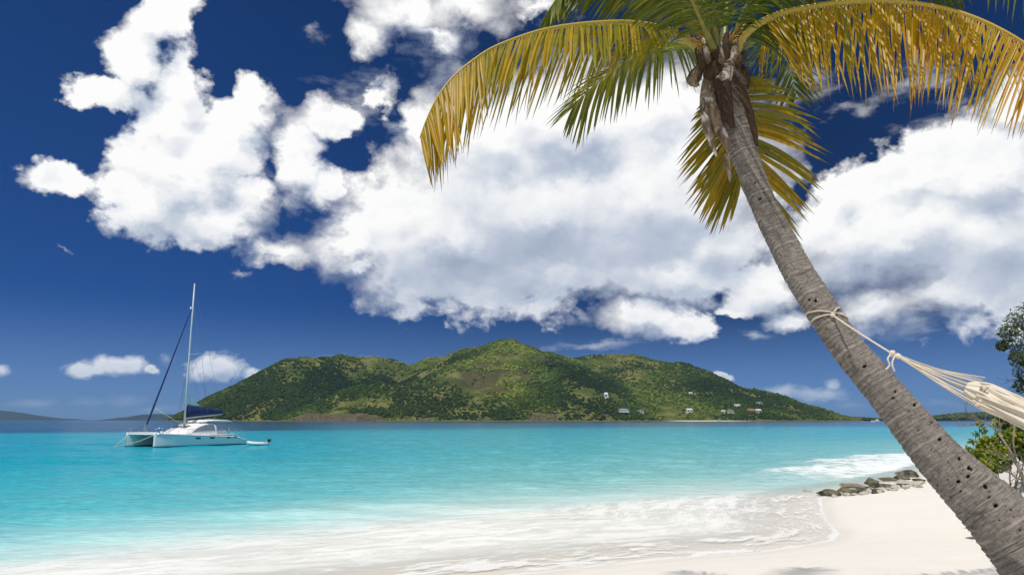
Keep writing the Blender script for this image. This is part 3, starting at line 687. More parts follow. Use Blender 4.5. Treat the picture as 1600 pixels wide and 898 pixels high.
m.loft([cov(MX - .25, 3.35, 4.85, .26)] + [cov(MX - .25 - t * 4.95, 3.35 + .48 * t, 4.80 - .55 * t + .05 * math.sin(t * 21), .30 - .1 * t) for t in np.linspace(.08, 1, 14)])
m.build('sail_cover', m_blue, cat_)
m = MB(); m.add([(MX - .22, 0, 4.75), (MX - .22 - 1.75, .02, 4.72), (MX - .28, 0, 6.0), (MX - .95, .12, 5.15)], [(0, 1, 3), (0, 3, 2), (3, 1, 2)]); m.build('mainsail_head', m_sailc, cat_)
j0, j1 = Vector((5.75, .0, 1.9)), Vector((*mast_pt(17.0)[:2], 17.0)); 
m = MB(); m.tube([j0.lerp(j1, t) for t in np.linspace(0, 1, 12)], [.05] + [.115 - .06 * t for t in np.linspace(0, 1, 10)] + [.03], 8); m.build('furled_jib', m_blue, cat_)
def wire(name, pts, r_=.012, mat=m_wire, par=cat_):
    m = MB(); m.tube(pts, r_, 4); return m.build(name, mat, par)
for sgn in (1, -1):
    sp = mast_pt(10.9); wire('shroud', [mast_pt(17.2), (sp[0] - .75, sgn * 1.25, 11.0), (-.6, sgn * 2.95, 1.4)]); wire('shroud', [mast_pt(10.6), (-.2, sgn * 2.95, 1.4)])
wire('topping_lift', [mast_pt(19.2), (MX - 5.3, 0, 3.85)], .011); wire('lazy_jack', [mast_pt(12), (MX - 3.3, .2, 4.3)], .009)
wire('jib_sheet', [j0.lerp(j1, .17), (2.9, 1.1, 3.0), (1.0, 1.9, 2.2)], .022, m_rope)
wire('mooring_bridle', [(5.9, 2.5, 1.5), (6.6, .6, .7), (7.6, -2.4, .02)], .035, m_rope)
wire('mooring_bridle', [(5.9, -2.5, 1.5), (6.8, -2.4, .7), (7.6, -2.4, .02)], .035, m_rope)
wire('furler_strut', [(5.75, .1, 2.5), (5.8, 1.2, 1.95), (5.8, 2.3, 1.55)], .03)
wire('furler_strut', [(5.75, .1, 2.5), (5.8, -1.2, 1.95), (5.8, -2.3, 1.55)], .03)
for yc in (2.5, -2.5):
    s2 = 1 if yc > 0 else -1
    m = MB(); m.tube([(4.6, yc + s2 * .3, 1.45), (4.7, yc + s2 * .3, 2.1), (5.6, yc + s2 * .15, 2.15), (5.95, yc - s2 * .1, 2.1), (5.9, yc - s2 * .25, 1.5)], .022, 5); m.tube([(5.4, yc + s2 * .18, 1.5), (5.4, yc + s2 * .18, 2.14)], .02, 5); m.build('bow_rail', m_steel, cat_)
    m = MB(); m.tube([(-3.2, yc + s2 * .55, 1.35), (-3.2, yc + s2 * .55, 2.0), (-5.0, yc + s2 * .5, 1.95), (-5.6, yc + s2 * .35, 1.5), (-5.7, yc + s2 * .35, .8)], .022, 5); m.tube([(-4.2, yc + s2 * .55, 1.3), (-4.2, yc + s2 * .55, 1.98)], .02, 5); m.build('stern_rail', m_steel, cat_)
    for k, x in enumerate((-2.2, -.8, .8, 2.3, 3.6)):
        m = MB(); m.tube([(x, yc + s2 * .55 * (1 if x < 2 else .8), 1.33), (x, yc + s2 * .55 * (1 if x < 2 else .8), 1.98)], .014, 5); m.build('stanchion', m_steel, cat_)
    wire('lifeline', [(-3.2, yc + s2 * .55, 1.97), (0, yc + s2 * .55, 1.96), (2.3, yc + s2 * .44, 1.97), (4.7, yc + s2 * .3, 2.08)], .009)
m = MB(); m.tube([(4.9, 1.9, 1.45), (4.9, 1.9, 1.75)], .16, 10); m.build('winch', m_gel, cat_)
# dinghy trailing astern
dg = at(374, 694, 78.0); dg_s = Vector((dg.x, dg.y, 0))
din = empty('dinghy', (dg_s.x, dg_s.y + 6.0, 0), R(205), 'white inflatable dinghy with black outboard trailing behind the catamaran', 'dinghy'); din.scale = (.8, .8, .8)
m = MB(); U_ = [(-1.3, .62, .28), (-.4, .66, .30), (.6, .62, .34), (1.25, .40, .42), (1.55, 0, .5), (1.25, -.40, .42), (.6, -.62, .34), (-.4, -.66, .30), (-1.3, -.62, .28)]
m.tube(U_, [.12] + [.23] * 7 + [.12], 9); m.build('tube', m_rub, din)
m = MB(); m.box((0, 0, .16), (2.3, .95, .12)); m.build('floor', m_rub, din, False)
m = MB(); m.box((-1.15, 0, .40), (.1, .9, .4)); m.build('transom', m_gel, din, False)
m = MB(); m.box((-.1, 0, .50), (.28, 1.1, .05)); m.build('thwart', m_gel, din, False)
eng = MB(); eng.loft([[(-1.36 + dx_ * a, .17 * b_ * a, z) for dx_, b_ in ((-.26, -1), (.16, -1), (.2, 0), (.16, 1), (-.26, 1), (-.34, 0))] for z, a in ((.55, .8), (.68, 1.05), (.88, 1), (.98, .7))]); eo = eng.build('outboard', m_blk, din)
m = MB(); m.box((-1.32, 0, .2), (.16, .1, .75)); m.build('outboard_leg', m_blk, eo, False)
wire('tow_line', [(1.5, 0, .5), (2.4, 0, .35)], .02, m_rope, din)

def small_boat(px, D, ln, label, mast=False):
    p_ = at(px, 656, D); r_ = empty('motor_yacht', (p_.x, D, 0), R(175), label, 'boat', 'boats moored off the far shore')
    m = MB(); m.loft([[(x, -w_ * .7, -.2), (x, -w_, h_), (x, w_, h_), (x, w_ * .7, -.2)] for x, w_, h_ in ((-ln/2, ln * .13, ln * .09), (0, ln * .15, ln * .10), (ln * .35, ln * .09, ln * .13), (ln / 2, .05, ln * .15))]); m.build('hull', m_gel, r_, False)
    m = MB(); m.box((-ln * .08, 0, ln * .14), (ln * .45, ln * .2, ln * .11), taper=.8); m.box((-ln * .1, 0, ln * .22), (ln * .22, ln * .15, ln * .06), taper=.85); m.build('cabin', m_gel, r_, False)
    m = MB(); m.box((-ln * .08, 0, ln * .155), (ln * .38, ln * .205, ln * .035)); m.build('window', m_dark, r_, False)
    return r_
small_boat(1369, 1200, 17, 'small white motor yacht at the foot of the low headland by the trunk')
small_boat(1122, 1380, 12, 'tiny white boat off the left part of the far beach')
small_boat(1143, 1400, 10, 'tiny white boat off the right part of the far beach')

# ------------------------------------------------------------------ coconut palm
tr_px = [(1128, 96, 6.42, 52), (1133, 125, 6.40, 62), (1138, 155, 6.37, 64), (1145, 190, 6.34, 60), (1155, 222, 6.30, 50), (1164, 245, 6.28, 43), (1176, 275, 6.26, 40), (1190, 313, 6.22, 41), (1209, 352, 6.17, 43), (1230, 394, 6.12, 45), (1256, 440, 6.06, 47),
         (1287, 488, 6.0, 49), (1320, 537, 5.94, 50), (1354, 578, 5.88, 53), (1388, 619, 5.82, 56), (1428, 668, 5.75, 61), (1470, 718, 5.66, 69), (1514, 762, 5.58, 80), (1560, 808, 5.48, 92), (1603, 856, 5.4, 103), (1640, 905, 5.3, 112), (1680, 960, 5.2, 124), (1715, 1020, 5.12, 142), (1742, 1090, 5.05, 170), (1755, 1150, 5.0, 200)]
C3 = np.array([[*at(a, b_, D)] for a, b_, D, w_ in tr_px]); RW = np.array([w_ / 2 * D / F_PX * 1.02 for a, b_, D, w_ in tr_px])
def smooth_curve(P, n):
    P = np.asarray(P, float); k = len(P); t = np.linspace(0, k - 1, n); i = np.clip(t.astype(int), 0, k - 2); f = (t - i)[:, None]
    g = lambda j: P[np.clip(j, 0, k - 1)]
    p0, p1, p2, p3 = g(i - 1), g(i), g(i + 1), g(i + 2)
    return .5 * ((2 * p1) + (-p0 + p2) * f + (2 * p0 - 5 * p1 + 4 * p2 - p3) * f ** 2 + (-p0 + 3 * p1 - 3 * p2 + p3) * f ** 3)
NT_, NA_ = 900, 120
CC = smooth_curve(np.concatenate([C3, RW[:, None]], 1), NT_); RR = CC[:, 3]; CC = CC[:, :3]
foot = Vector(CC[-1]); gfoot = float(sand_z(np.array([foot.x]), np.array([foot.y]))[0]); print('foot', foot, gfoot)
palm = empty('palm_tree', (foot.x, foot.y, gfoot), 0, 'leaning coconut palm with ringed grey trunk and yellowing fronds on the beach', 'palm tree')
PO = palm.location.copy()
TT = np.gradient(CC, axis=0); seg = np.linalg.norm(TT, axis=1); TT /= seg[:, None]; arc = np.cumsum(seg)
upv = np.array([0, -1, 0.]); UU = upv[None] - TT * (TT @ upv)[:, None]; UU /= np.linalg.norm(UU, axis=1)[:, None]; VV = np.cross(TT, UU)
ang = np.linspace(0, 2 * np.pi, NA_, endpoint=False)
A2, S2 = np.meshgrid(ang, arc)
# leaf scars: uneven rings, close together above and wide apart below
sp = np.interp(arc, [0, 1.5, 3.0, arc[-1]], [.026, .032, .055, .085]); ph = np.cumsum(seg / sp)
wob = (.055 * (fbm(np.cos(A2) * 1.1 + 5, S2 * .5 + np.sin(A2) * 1.1, 2, 3) - .5) + .012 * (fbm(np.cos(A2) * 5 + 5, S2 * 3 + np.sin(A2) * 5, 3, 3) - .5) + .008 * np.sin(A2 + S2 * .7)) / sp[:, None]
PH = ph[:, None] + wob; PH = PH + .35 * np.sin(PH * 1.7) ; fr = PH - np.floor(PH)
scar = np.exp(-((fr - .5) * sp[:, None] / .0042) ** 2) * ss(fbm(A2 * 2.2 + 31, S2 * 14, 3, 29), .28, .55); stepf = fr * .5
nz = fbm(np.cos(A2) * 3 + S2 * 4, np.sin(A2) * 3 + S2 * 9, 5, 12); vert_ = fbm(A2 * 9 + 3 * nz, S2 * 3.0, 4, 19)
d = RR[:, None] * (1 + .10 * (fbm(np.cos(A2) * 1.2 + 9, np.sin(A2) * 1.2 + S2 * 1.0, 4, 6) - .5))
d = d + .0065 * scar * (.4 + nz) - .015 * stepf * np.interp(arc, [0, 3, 6], [.5, 1, 1.6])[:, None] + .012 * (nz - .5) + .004 * (vert_ - .5)
# old pock marks
holes = [(1187,310,10,4),(1180,285,4,3),(1352,572,7,4),(1396,622,4,3),(1399,612,5,3),(1430,633,7,5),(1457,660,6,3),(1470,686,7,3),(1454,702,3,2),(1482,722,3,2),(1500,716,5,4),(1516,732,7,8),(1513,744,5,4),(1498,752,5,5),(1459,755,4,3),(1464,757,5,2.5),(1502,768,3,3),(1484,775,4,4),(1541,759,6,6),(1547,767,3,2),(1546,776,5,2.5),(1557,789,6,5),(1580,796,4,4),(1590,780,3,3),(1560,812,2.5,2),(1435,672,3,2),(1453,663,2,2),(1481,750,2,2),(1595,829,4,4),(1585,806,3,2),(1572,790,3,2),(1264,468,4,3),(1275,470,5,5),(1520,700,3,2),(1505,735,3,2),(1533,762,3,2),(1420,642,2.5,2)]
pos0 = CC[:, None] + (np.cos(A2)[..., None] * UU[:, None] + np.sin(A2)[..., None] * VV[:, None]) * d[..., None]
pit = np.zeros(A2.shape)
rel = pos0 - np.array([0, 0, CAM_H]); depth_ = rel[..., 1] * CP + rel[..., 2] * SP
upx = 800 + F_PX * rel[..., 0] / depth_; vpx = 449 - F_PX * (rel[..., 2] * CP - rel[..., 1] * SP) / depth_
front = np.cos(A2) > .1
def hole_at(hxp, hyp, rw, rh):
    """find the bark where this mark sits and pit it: an ellipse drawn out along the leaf scars"""
    q = np.where(front, (upx - hxp) ** 2 + (vpx - hyp) ** 2, 1e9); i, j = np.unravel_index(q.argmin(), q.shape)
    c3 = pos0[i, j]; r_ = np.linalg.norm(pos0 - c3, axis=-1); al = (pos0 - c3) @ TT[i]; ac = np.sqrt(np.maximum(r_ ** 2 - al ** 2, 0))
    k = 3.4 / F_PX; n_ = (nz - .5) * .9
    return ss(1 - np.sqrt((ac / (rw * k)) ** 2 + (al / (rh * k)) ** 2) + n_, -.1, .3) * (r_ < .15)
for q in holes: pit = np.maximum(pit, hole_at(*q))
pos = CC[:, None] + (np.cos(A2)[..., None] * UU[:, None] + np.sin(A2)[..., None] * VV[:, None]) * (d - .022 * pit)[..., None] - np.array(PO)
m_trunk, T = mat_new('palm_bark')
ta = T.sep(T.attr('bark').outputs['Vector']); tc = T.n('ShaderNodeTexCoord').outputs['Object']
bu = T.attr('barkpos').outputs['Vector']
b1 = T.noise(tc, 3.0, 5, .55); b2 = T.noise(T.vm('MULTIPLY', bu, (1, 1, 5.5)), 12, 7, .68); b4 = T.noise(T.vm('MULTIPLY', bu, (2.2, 2.2, .6)), 26, 5, .65); b3 = T.noise(tc, 150, 3, .7)
c = T.mix(T.step(b1, .3, .7), (.145, .131, .115), (.215, .198, .176)); c = T.mix(T.step(b2, .42, .68, 0, .75), c, (.33, .305, .27)); c = T.mix(T.step(b2, .46, .30, 0, .8), c, (.085, .064, .048))
c = T.mix(T.step(b4, .50, .36, 0, .55), c, (.11, .085, .065))
c = T.mix(T.m('MULTIPLY', ta[0], .65), c, (.47, .43, .38)); c = T.mix(T.step(b3, .45, .7, 0, .25), c, (.14, .105, .08))
c = T.mix(T.step(ta[1], .25, .8), c, (.02, .013, .01))  # dark decayed wood in the pits, their shade painted in with it
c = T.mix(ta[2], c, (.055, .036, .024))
b3 = T.m('ADD', b3, b4)
finish(T, c, .92, T.m('MULTIPLY_ADD', b2, .7, T.m('MULTIPLY', b3, .3)), .9, .012, .15)
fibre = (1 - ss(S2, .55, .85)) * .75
mesh_np('trunk', pos.reshape(-1, 3), grid_faces(NT_, NA_, True), m_trunk, palm, attrs={'barkpos': np.stack([np.cos(A2) * RR[:, None], np.sin(A2) * RR[:, None], S2 + wob * sp[:, None]], -1).reshape(-1, 3), 'bark': np.stack([scar * (.35 + nz), pit, fibre], -1).reshape(-1, 3)})

# leaves
m_leaf, T = mat_new('palm_leaflet')
lv = T.sep(T.attr('leaf').outputs['Vector']); tc = T.n('ShaderNodeTexCoord').outputs['Object']
ln_ = T.noise(tc, 9, 4, .6)
hu = T.m('ADD', lv[0], T.m('MULTIPLY', T.m('SUBTRACT', ln_, .5), .35))
c = T.ramp(hu, [(0, (.045, .085, .012)), (.28, (.12, .17, .018)), (.5, (.25, .24, .018)), (.70, (.52, .34, .014)), (1, (.47, .18, .014))])
tip = T.step(lv[1], .86, 1.0); c = T.mix(T.m('MULTIPLY', tip, .85), c, (.09, .045, .025))
c = T.mix(T.m('MULTIPLY', T.step(T.noise(tc, 34, 3, .6), .62, .72), .5), c, (.22, .10, .03))
b = T.n('ShaderNodeBsdfPrincipled', {'Base Color': c, 'Roughness': .42, 'Specular IOR Level': .45})
tl = T.n('ShaderNodeBsdfTranslucent', {'Color': T.mix(1.0, c, (1.0, .95, .45), 'MULTIPLY')})
T.n('ShaderNodeOutputMaterial', {'Surface': T.n('ShaderNodeMixShader', {0: .5, 1: b.outputs[0], 2: tl.outputs[0]}).outputs[0]})
m_rach, T = mat_new('frond_rib')
rv = T.attr('rib').outputs['Fac']; tc = T.n('ShaderNodeTexCoord').outputs['Object']
c = T.ramp(T.m('ADD', rv, T.m('MULTIPLY', T.m('SUBTRACT', T.noise(tc, 14, 4, .6), .5), .5)), [(0, (.10, .115, .025)), (.5, (.36, .30, .045)), (1, (.55, .37, .06))])
finish(T, c, .4, T.noise(tc, 60, 3), .2, .004, .4)
grav = Vector((0, 0, -1))
def leaflet_geo(P, T_, B, U, side, A, vee, droop, ln, wd, hue, rg_, seg_=7, kink=None):
    dirn = (T_ * math.cos(A) + B * side * math.sin(A) * math.cos(vee) + U * math.sin(A) * math.sin(vee)).normalized()
    tw = rg_.uniform(-.6, .6); v = []; la = []; p_ = P.copy()
    w0 = (T_ - dirn * T_.dot(dirn)).normalized()
    for i in range(seg_ + 1):
        s_ = i / seg_
        wdt = wd * (min(1, .35 + 3.2 * s_)) * (1 - s_ ** 2.4) ** .8 + .0012
        w1 = (T_ - dirn * T_.dot(dirn)); w1 = w1.normalized() if w1.length > .05 else w0; w0 = w1
        nn = dirn.cross(w1); a_ = tw * (.4 + s_)
        wv = w1 * math.cos(a_) + nn * math.sin(a_); nv = dirn.cross(wv)
        v += [p_ - wv * wdt * .5 + nv * wdt * .18, p_.copy(), p_ + wv * wdt * .5 + nv * wdt * .18]; la += [(hue, s_, 0)] * 3
        st_ = ln / seg_; dr_ = droop * st_ * (1 + (3.0 if kink and i == kink else 0))
        p_ = p_ + dirn * st_; dirn = (dirn + grav * dr_ * (1 - max(0, -dirn.z) * .85) + Vector(rg_.uniform(-.03, .03, 3))).normalized()
    f = []
    for i in range(seg_):
        q = 3 * i; f += [(q, q + 1, q + 4, q + 3), (q + 1, q + 2, q + 5, q + 4)]
    return v, f, la
POOL_V, POOL_F, POOL_L = [], [], []
n_leaf = [0]
def frond(pts, r0, n, ln, t0, hue, sides, seed, wd=.036, single=False, roll=None, ang0=70, ang1=28, name='frond', label=None, skip=0.0, jit=9, tap=(.82, .5), base=.55):
    rg_ = np.random.default_rng(seed); P3 = np.array([[*at(*q)] for q in pts]); M = 60; cv = smooth_curve(P3, M)
    # resample evenly
    sg = np.r_[0, np.cumsum(np.linalg.norm(np.diff(cv, axis=0), axis=1))]; uu = np.linspace(0, sg[-1], M); cv = np.stack([np.interp(uu, sg, cv[:, i]) for i in range(3)], 1)
    cvs = [Vector(q) for q in cv]; tg = [(cvs[min(i + 1, M - 1)] - cvs[max(i - 1, 0)]).normalized() for i in range(M)]
    m = MB(); rings = []
    for i in range(M):
        t = i / (M - 1); up = Vector((0, 0, 1)) if roll is None else roll; up = (up - tg[i] * up.dot(tg[i])); up = up.normalized() if up.length > .05 else tg[i].orthogonal().normalized()
        bb = tg[i].cross(up).normalized(); r_ = r0 * (1 - t) ** 1.15 + .0045; fl = 1.7 - .7 * min(1, t * 4)
        rings.append([cvs[i] + bb * math.cos(a) * r_ * fl + up * math.sin(a) * r_ * .8 - PO for a in [2 * math.pi * k / 8 for k in range(8)]])
    m.loft(rings); fo = m.build(name, m_rach, palm)
    a = fo.data.attributes.new('rib', 'FLOAT', 'POINT'); a.data.foreach_set('value', np.repeat(np.clip(hue + np.linspace(-.25, .3, M), 0, 1), 8).astype(np.float32))
    if label: fo['label'] = label
    for side, vee, dr, lf_ in sides:
        for k in range(n):
            if rg_.random() < skip: continue
            t = t0 + (1 - t0) * ((k + rg_.uniform(-.25, .25)) / n); t = min(max(t, t0), .995); x = t * (M - 1); i = min(int(x), M - 2); f_ = x - i
            P = cvs[i].lerp(cvs[i + 1], f_); T_ = tg[i].lerp(tg[i + 1], f_).normalized()
            up = Vector((0, 0, 1)) if roll is None else roll; U = (up - T_ * up.dot(T_)); U = U.normalized() if U.length > .05 else T_.orthogonal().normalized(); B = T_.cross(U).normalized()
            q = (t - t0) / (1 - t0); A = R(ang0 + (ang1 - ang0) * q ** 1.3 + rg_.uniform(-jit, jit) * .65)
            env = (base + (1 - base) * ss(q, 0, .25)) * (1 - tap[1] * ss(q, tap[0], 1.0)); L_ = ln * lf_ * env * rg_.uniform(.86, 1.08)
            h_ = hue + rg_.normal(0, .07) + (.17 * (q - .45) if hue > .58 else 0)
            kk = 3 + rg_.integers(0, 3) if rg_.random() < .18 else None
            v, f, la = leaflet_geo(P, T_, B, U, side, A, R(vee + rg_.uniform(-jit, jit)), dr * rg_.uniform(1 - jit * .03, 1 + jit * .03), L_, wd * rg_.uniform(.8, 1.1), h_, rg_, kink=kk)
            vv = [w_ - PO for w_ in v]
            if single and n_leaf[0] < 300:
                n_leaf[0] += 1
                o = mesh_np('leaflet', np.array([tuple(w_) for w_ in vv]), np.array(f), m_leaf, fo, attrs={'leaf': np.array(la)})
            else:
                b0 = len(POOL_V); POOL_V.extend(tuple(w_) for w_ in vv); POOL_F.extend(tuple(b0 + z for z in w_) for w_ in f); POOL_L.extend(la)
    return fo
# side, vee (deg), droop, length factor
frond([(1112,100,6.36),(1098,84,6.3),(1076,64,6.24),(1040,46,6.1),(998,37,5.95),(958,35,5.85),(898,39,5.7),(841,49,5.6),(780,70,5.5),(745,90,5.42),(709,119,5.36),(684,151,5.3),(665,190,5.27),(656,216,5.26)], .036, 104, .84, .15, .60,
      [(1, -64, 1.5, 1), (-1, -50, 1.8, 1)], 11, wd=.027, ang0=68, ang1=30, jit=6, single=True, label='long yellow frond arching down to the left')
frond([(1143,104,6.36),(1150,80,6.33),(1162,58,6.28),(1184,38,6.22),(1224,20,6.15),(1262,12,6.08),(1302,5,6.0),(1372,1,5.9),(1430,5,5.8),(1487,16,5.7),(1545,37,5.6),(1600,67,5.5),(1650,105,5.42),(1700,160,5.35),(1735,225,5.3)], .042, 122, 1.22, .14, .72,
      [(1, -74, .9, 1), (-1, 4, 1.0, .85)], 12, wd=.026, ang0=92, ang1=48, jit=4.5, tap=(.35, .45), base=.88, single=True, label='long orange frond arching over to the right')
G1, G2 = .22, .30
frond([(1106,92,6.5),(1080,74,6.7),(1040,68,7.0),(985,92,7.25),(935,128,7.45),(895,168,7.6)], .026, 72, .78, .12, .36, [(1, -12, 1.3, 1), (-1, -12, 1.3, 1)], 13, label='green frond hanging away behind the yellow one')
frond([(1108,80,6.4),(1066,10,6.3),(1010,-34,6.2),(945,-48,6.1),(890,-30,6.0),(862,10,5.95)], .028, 84, .66, .16, .34, [(1, -20, 2.2, 1), (-1, -30, 2.6, 1)], 14)
frond([(1128,130,6.75),(1140,180,6.95),(1148,225,7.1),(1153,262,7.2),(1156,286,7.25)], .024, 60, .98, .05, .56, [(1, 8, .6, .88), (-1, 8, .6, 1.15)], 15, roll=Vector((0, -1, .2)), ang0=84, ang1=20, wd=.052, label='short yellow green frond spread behind the trunk')
frond([(1122,92,6.3),(1114,30,6.05),(1112,-50,5.7),(1094,-150,5.2),(1060,-230,4.8)], .028, 62, .8, .14, G1, [(1, -15, 1.8, 1), (-1, -15, 1.8, 1)], 16, wd=.024)
frond([(1136,88,6.3),(1172,0,6.15),(1226,-70,6.0),(1300,-110,5.8),(1400,-120,5.6),(1480,-90,5.5)], .028, 110, 1.15, .08, G1, [(1, -38, 2.4, 1), (-1, -30, 2.2, 1)], 17, wd=.028)
frond([(1140,96,6.55),(1172,66,6.9),(1206,66,7.5),(1232,100,8.0),(1244,150,8.3)], .030, 46, .62, .12, .12, [(1, -10, 1.5, 1), (-1, -10, 1.5, 1)], 18)
frond([(1112,84,6.6),(1080,-10,7.0),(1040,-60,7.6),(990,-70,8.2),(950,-40,8.8)], .026, 56, .9, .12, .24, [(1, -10, 1.8, 1), (-1, -10, 1.8, 1)], 19, wd=.022)
frond([(1128,80,6.5),(1140,-20,6.8),(1160,-90,7.4),(1190,-120,8.2)], .026, 70, .9, .12, .16, [(1, -5, 1.4, 1), (-1, -5, 1.4, 1)], 20, wd=.024)
frond([(1118,86,6.25),(1090,20,5.9),(1050,-60,5.4),(1000,-150,4.9)], .026, 66, .7, .16, .28, [(1, -15, 2.0, 1), (-1, -15, 2.0, 1)], 21, wd=.022)
frond([(1140,84,6.45),(1190,0,6.5),(1300,-90,6.7),(1450,-120,7.2),(1600,-80,7.8),(1700,10,8.3),(1765,130,8.6)], .034, 70, .95, .14, .4, [(1, -25, 1.4, 1), (-1, -25, 1.4, 1)], 22)  # mostly out of view; added so that its shadow falls on the sand
lo = mesh_np('leaflet', np.array(POOL_V), np.array(POOL_F), m_leaf, palm, attrs={'leaf': np.array(POOL_L)}); lo['kind'] = 'stuff'

# dead leaf bases, matted fibre and flower stalks under the crown
m_sheath, T = mat_new('dry_sheath')
tc = T.n('ShaderNodeTexCoord').outputs['Object']; q = T.noise(T.vm('MULTIPLY', tc, (1, 1, .35)), 22, 6, .7); q2 = T.noise(tc, 6, 3, .5)
c = T.mix(T.step(q, .35, .62), (.10, .07, .045), T.mix(T.step(q2, .45, .6), (.26, .19, .13), (.62, .58, .52)))
finish(T, c, .85, q, .8, .01, .2)
m_fib = plain('palm_fibre', (.075, .050, .032), .95, .35, 30, .1, bstr=.8)
def strip(name, pts, wds, mat, curl=.35, thick=.008, seed=0, parent=None, ny=5):
    P = smooth_curve(np.array([[*at(*q)] for q in pts]), 22); W_ = np.interp(np.linspace(0, 1, 22), np.linspace(0, 1, len(wds)), wds); rg_ = np.random.default_rng(seed); m = MB(); rings = []
    for i in range(22):
        t_ = Vector(P[min(i + 1, 21)] - P[max(i - 1, 0)]).normalized(); out = Vector((0, -1, 0)); out = (out - t_ * out.dot(t_)).normalized(); sd_ = t_.cross(out)
        a = [Vector(P[i]) + sd_ * (k / (ny - 1) - .5) * W_[i] - out * curl * W_[i] * (abs(k / (ny - 1) - .5) * 2) ** 2 + out * .004 * math.sin(i * 1.3 + k * 2) for k in range(ny)]
        b_ = [q_ - out * thick for q_ in reversed(a)]
        rings.append([q_ - PO for q_ in a + b_])
    m.loft(rings); return m.build(name, mat, palm if parent is None else parent)
strip('leaf_sheath', [(1118,118,6.22),(1114,150,6.18),(1122,185,6.14),(1134,215,6.10),(1141,236,6.08)], [.10, .15, .13, .08, .02], m_sheath, seed=1)
strip('leaf_sheath', [(1108,115,6.25),(1103,150,6.2),(1106,190,6.17),(1114,222,6.15),(1120,244,6.14)], [.08, .10, .10, .06, .015], m_sheath, seed=2)
strip('leaf_sheath', [(1140,110,6.2),(1158,140,6.16),(1172,175,6.16),(1180,205,6.16),(1184,228,6.16)], [.12, .14, .10, .06, .015], m_fib, seed=3)
strip('leaf_sheath', [(1097,100,6.3),(1090,112,6.3),(1086,122,6.3),(1092,134,6.3)], [.08, .14, .13, .03], m_sheath, curl=.6, seed=4)
strip('leaf_sheath', [(1150,92,6.3),(1162,108,6.25),(1166,128,6.25),(1160,142,6.25)], [.1, .16, .12, .03], m_fib, curl=.5, seed=5)
strip('leaf_sheath', [(1126,100,6.16),(1132,130,6.12),(1138,165,6.08),(1146,200,6.08)], [.14, .17, .12, .04], m_fib, seed=6)
strip('leaf_sheath', [(1134,70,6.3),(1122,88,6.2),(1114,108,6.16),(1106,124,6.2)], [.10, .16, .18, .10], m_fib, curl=.5, seed=7)
strip('leaf_sheath', [(1146,78,6.3),(1142,95,6.18),(1136,112,6.12),(1126,124,6.12)], [.10, .15, .18, .1], m_sheath, curl=.5, seed=8)
strip('leaf_sheath', [(1136,240,6.13),(1139,262,6.13),(1142,285,6.13)], [.05, .05, .01], m_sheath, seed=9)
for k, (a, b_, c_, e_, w_) in enumerate([(1112,112,1100,58,.10),(1124,112,1118,52,.12),(1136,110,1136,50,.12),(1146,108,1152,60,.10),(1106,108,1088,74,.09),(1150,112,1164,78,.08),(1130,116,1126,66,.14)]):
    strip('leaf_base', [(a, b_, 6.24), ((a + c_) / 2, (b_ + e_) / 2, 6.18), (c_, e_, 6.22)], [w_, w_ * .9, w_ * .35], m_fib if k % 3 else m_sheath, curl=.5, thick=.015, seed=k + 20)
m = MB()
rgf = np.random.default_rng(44)
for i in range(190):
    px0, py0 = rgf.uniform(1100, 1170), rgf.uniform(70, 235); px0 += (py0 - 70) * .13
    p0 = at(px0, py0, 6.2 + rgf.uniform(-.05, .12)); dv = Vector(rgf.normal(0, 1, 3)); dv.z -= .5; dv.normalize(); ln = rgf.uniform(.04, .16)
    p1 = p0 + dv * ln * .5; p2 = p1 + (dv + Vector((0, 0, -.6))).normalized() * ln * .5
    m.tube([p0 - PO, p1 - PO, p2 - PO], rgf.uniform(.0012, .003), 4)
fo = m.build('fibre_strand', m_fib, palm); fo['kind'] = 'stuff'
m_stalk = plain('flower_stalk', (.46, .25, .05), .7, .2, 20)
for i, (ax_, ay, bx_, by_, dd) in enumerate([(1118,80,1098,40,6.1),(1112,84,1078,58,6.1),(1124,78,1120,30,6.1),(1110,78,1068,30,6.2),(1130,84,1150,48,6.15),(1116,70,1100,8,6.3)]):
    m = MB(); p0, p1 = at(ax_, ay, 6.3), at(bx_, by_, dd); m.tube([p0 - PO, p0.lerp(p1, .5) + Vector((0, 0, .03)) - PO, p1 - PO], [.012, .009, .004], 6)
    for k in range(13):
        t = .35 + .65 * k / 12; q = p0.lerp(p1, t); dv = (p1 - p0).normalized() + Vector(rgf.normal(0, .75, 3)); dv.normalize(); ln = rgf.uniform(.08, .2)
        q1 = q + dv * ln * .6; q2 = q1 + (dv + Vector(rgf.normal(0, .5, 3))).normalized() * ln * .5; m.tube([q - PO, q1 - PO, q2 - PO], [.005, .004, .002], 4)
    m.build('flower_stalk', m_stalk, palm)

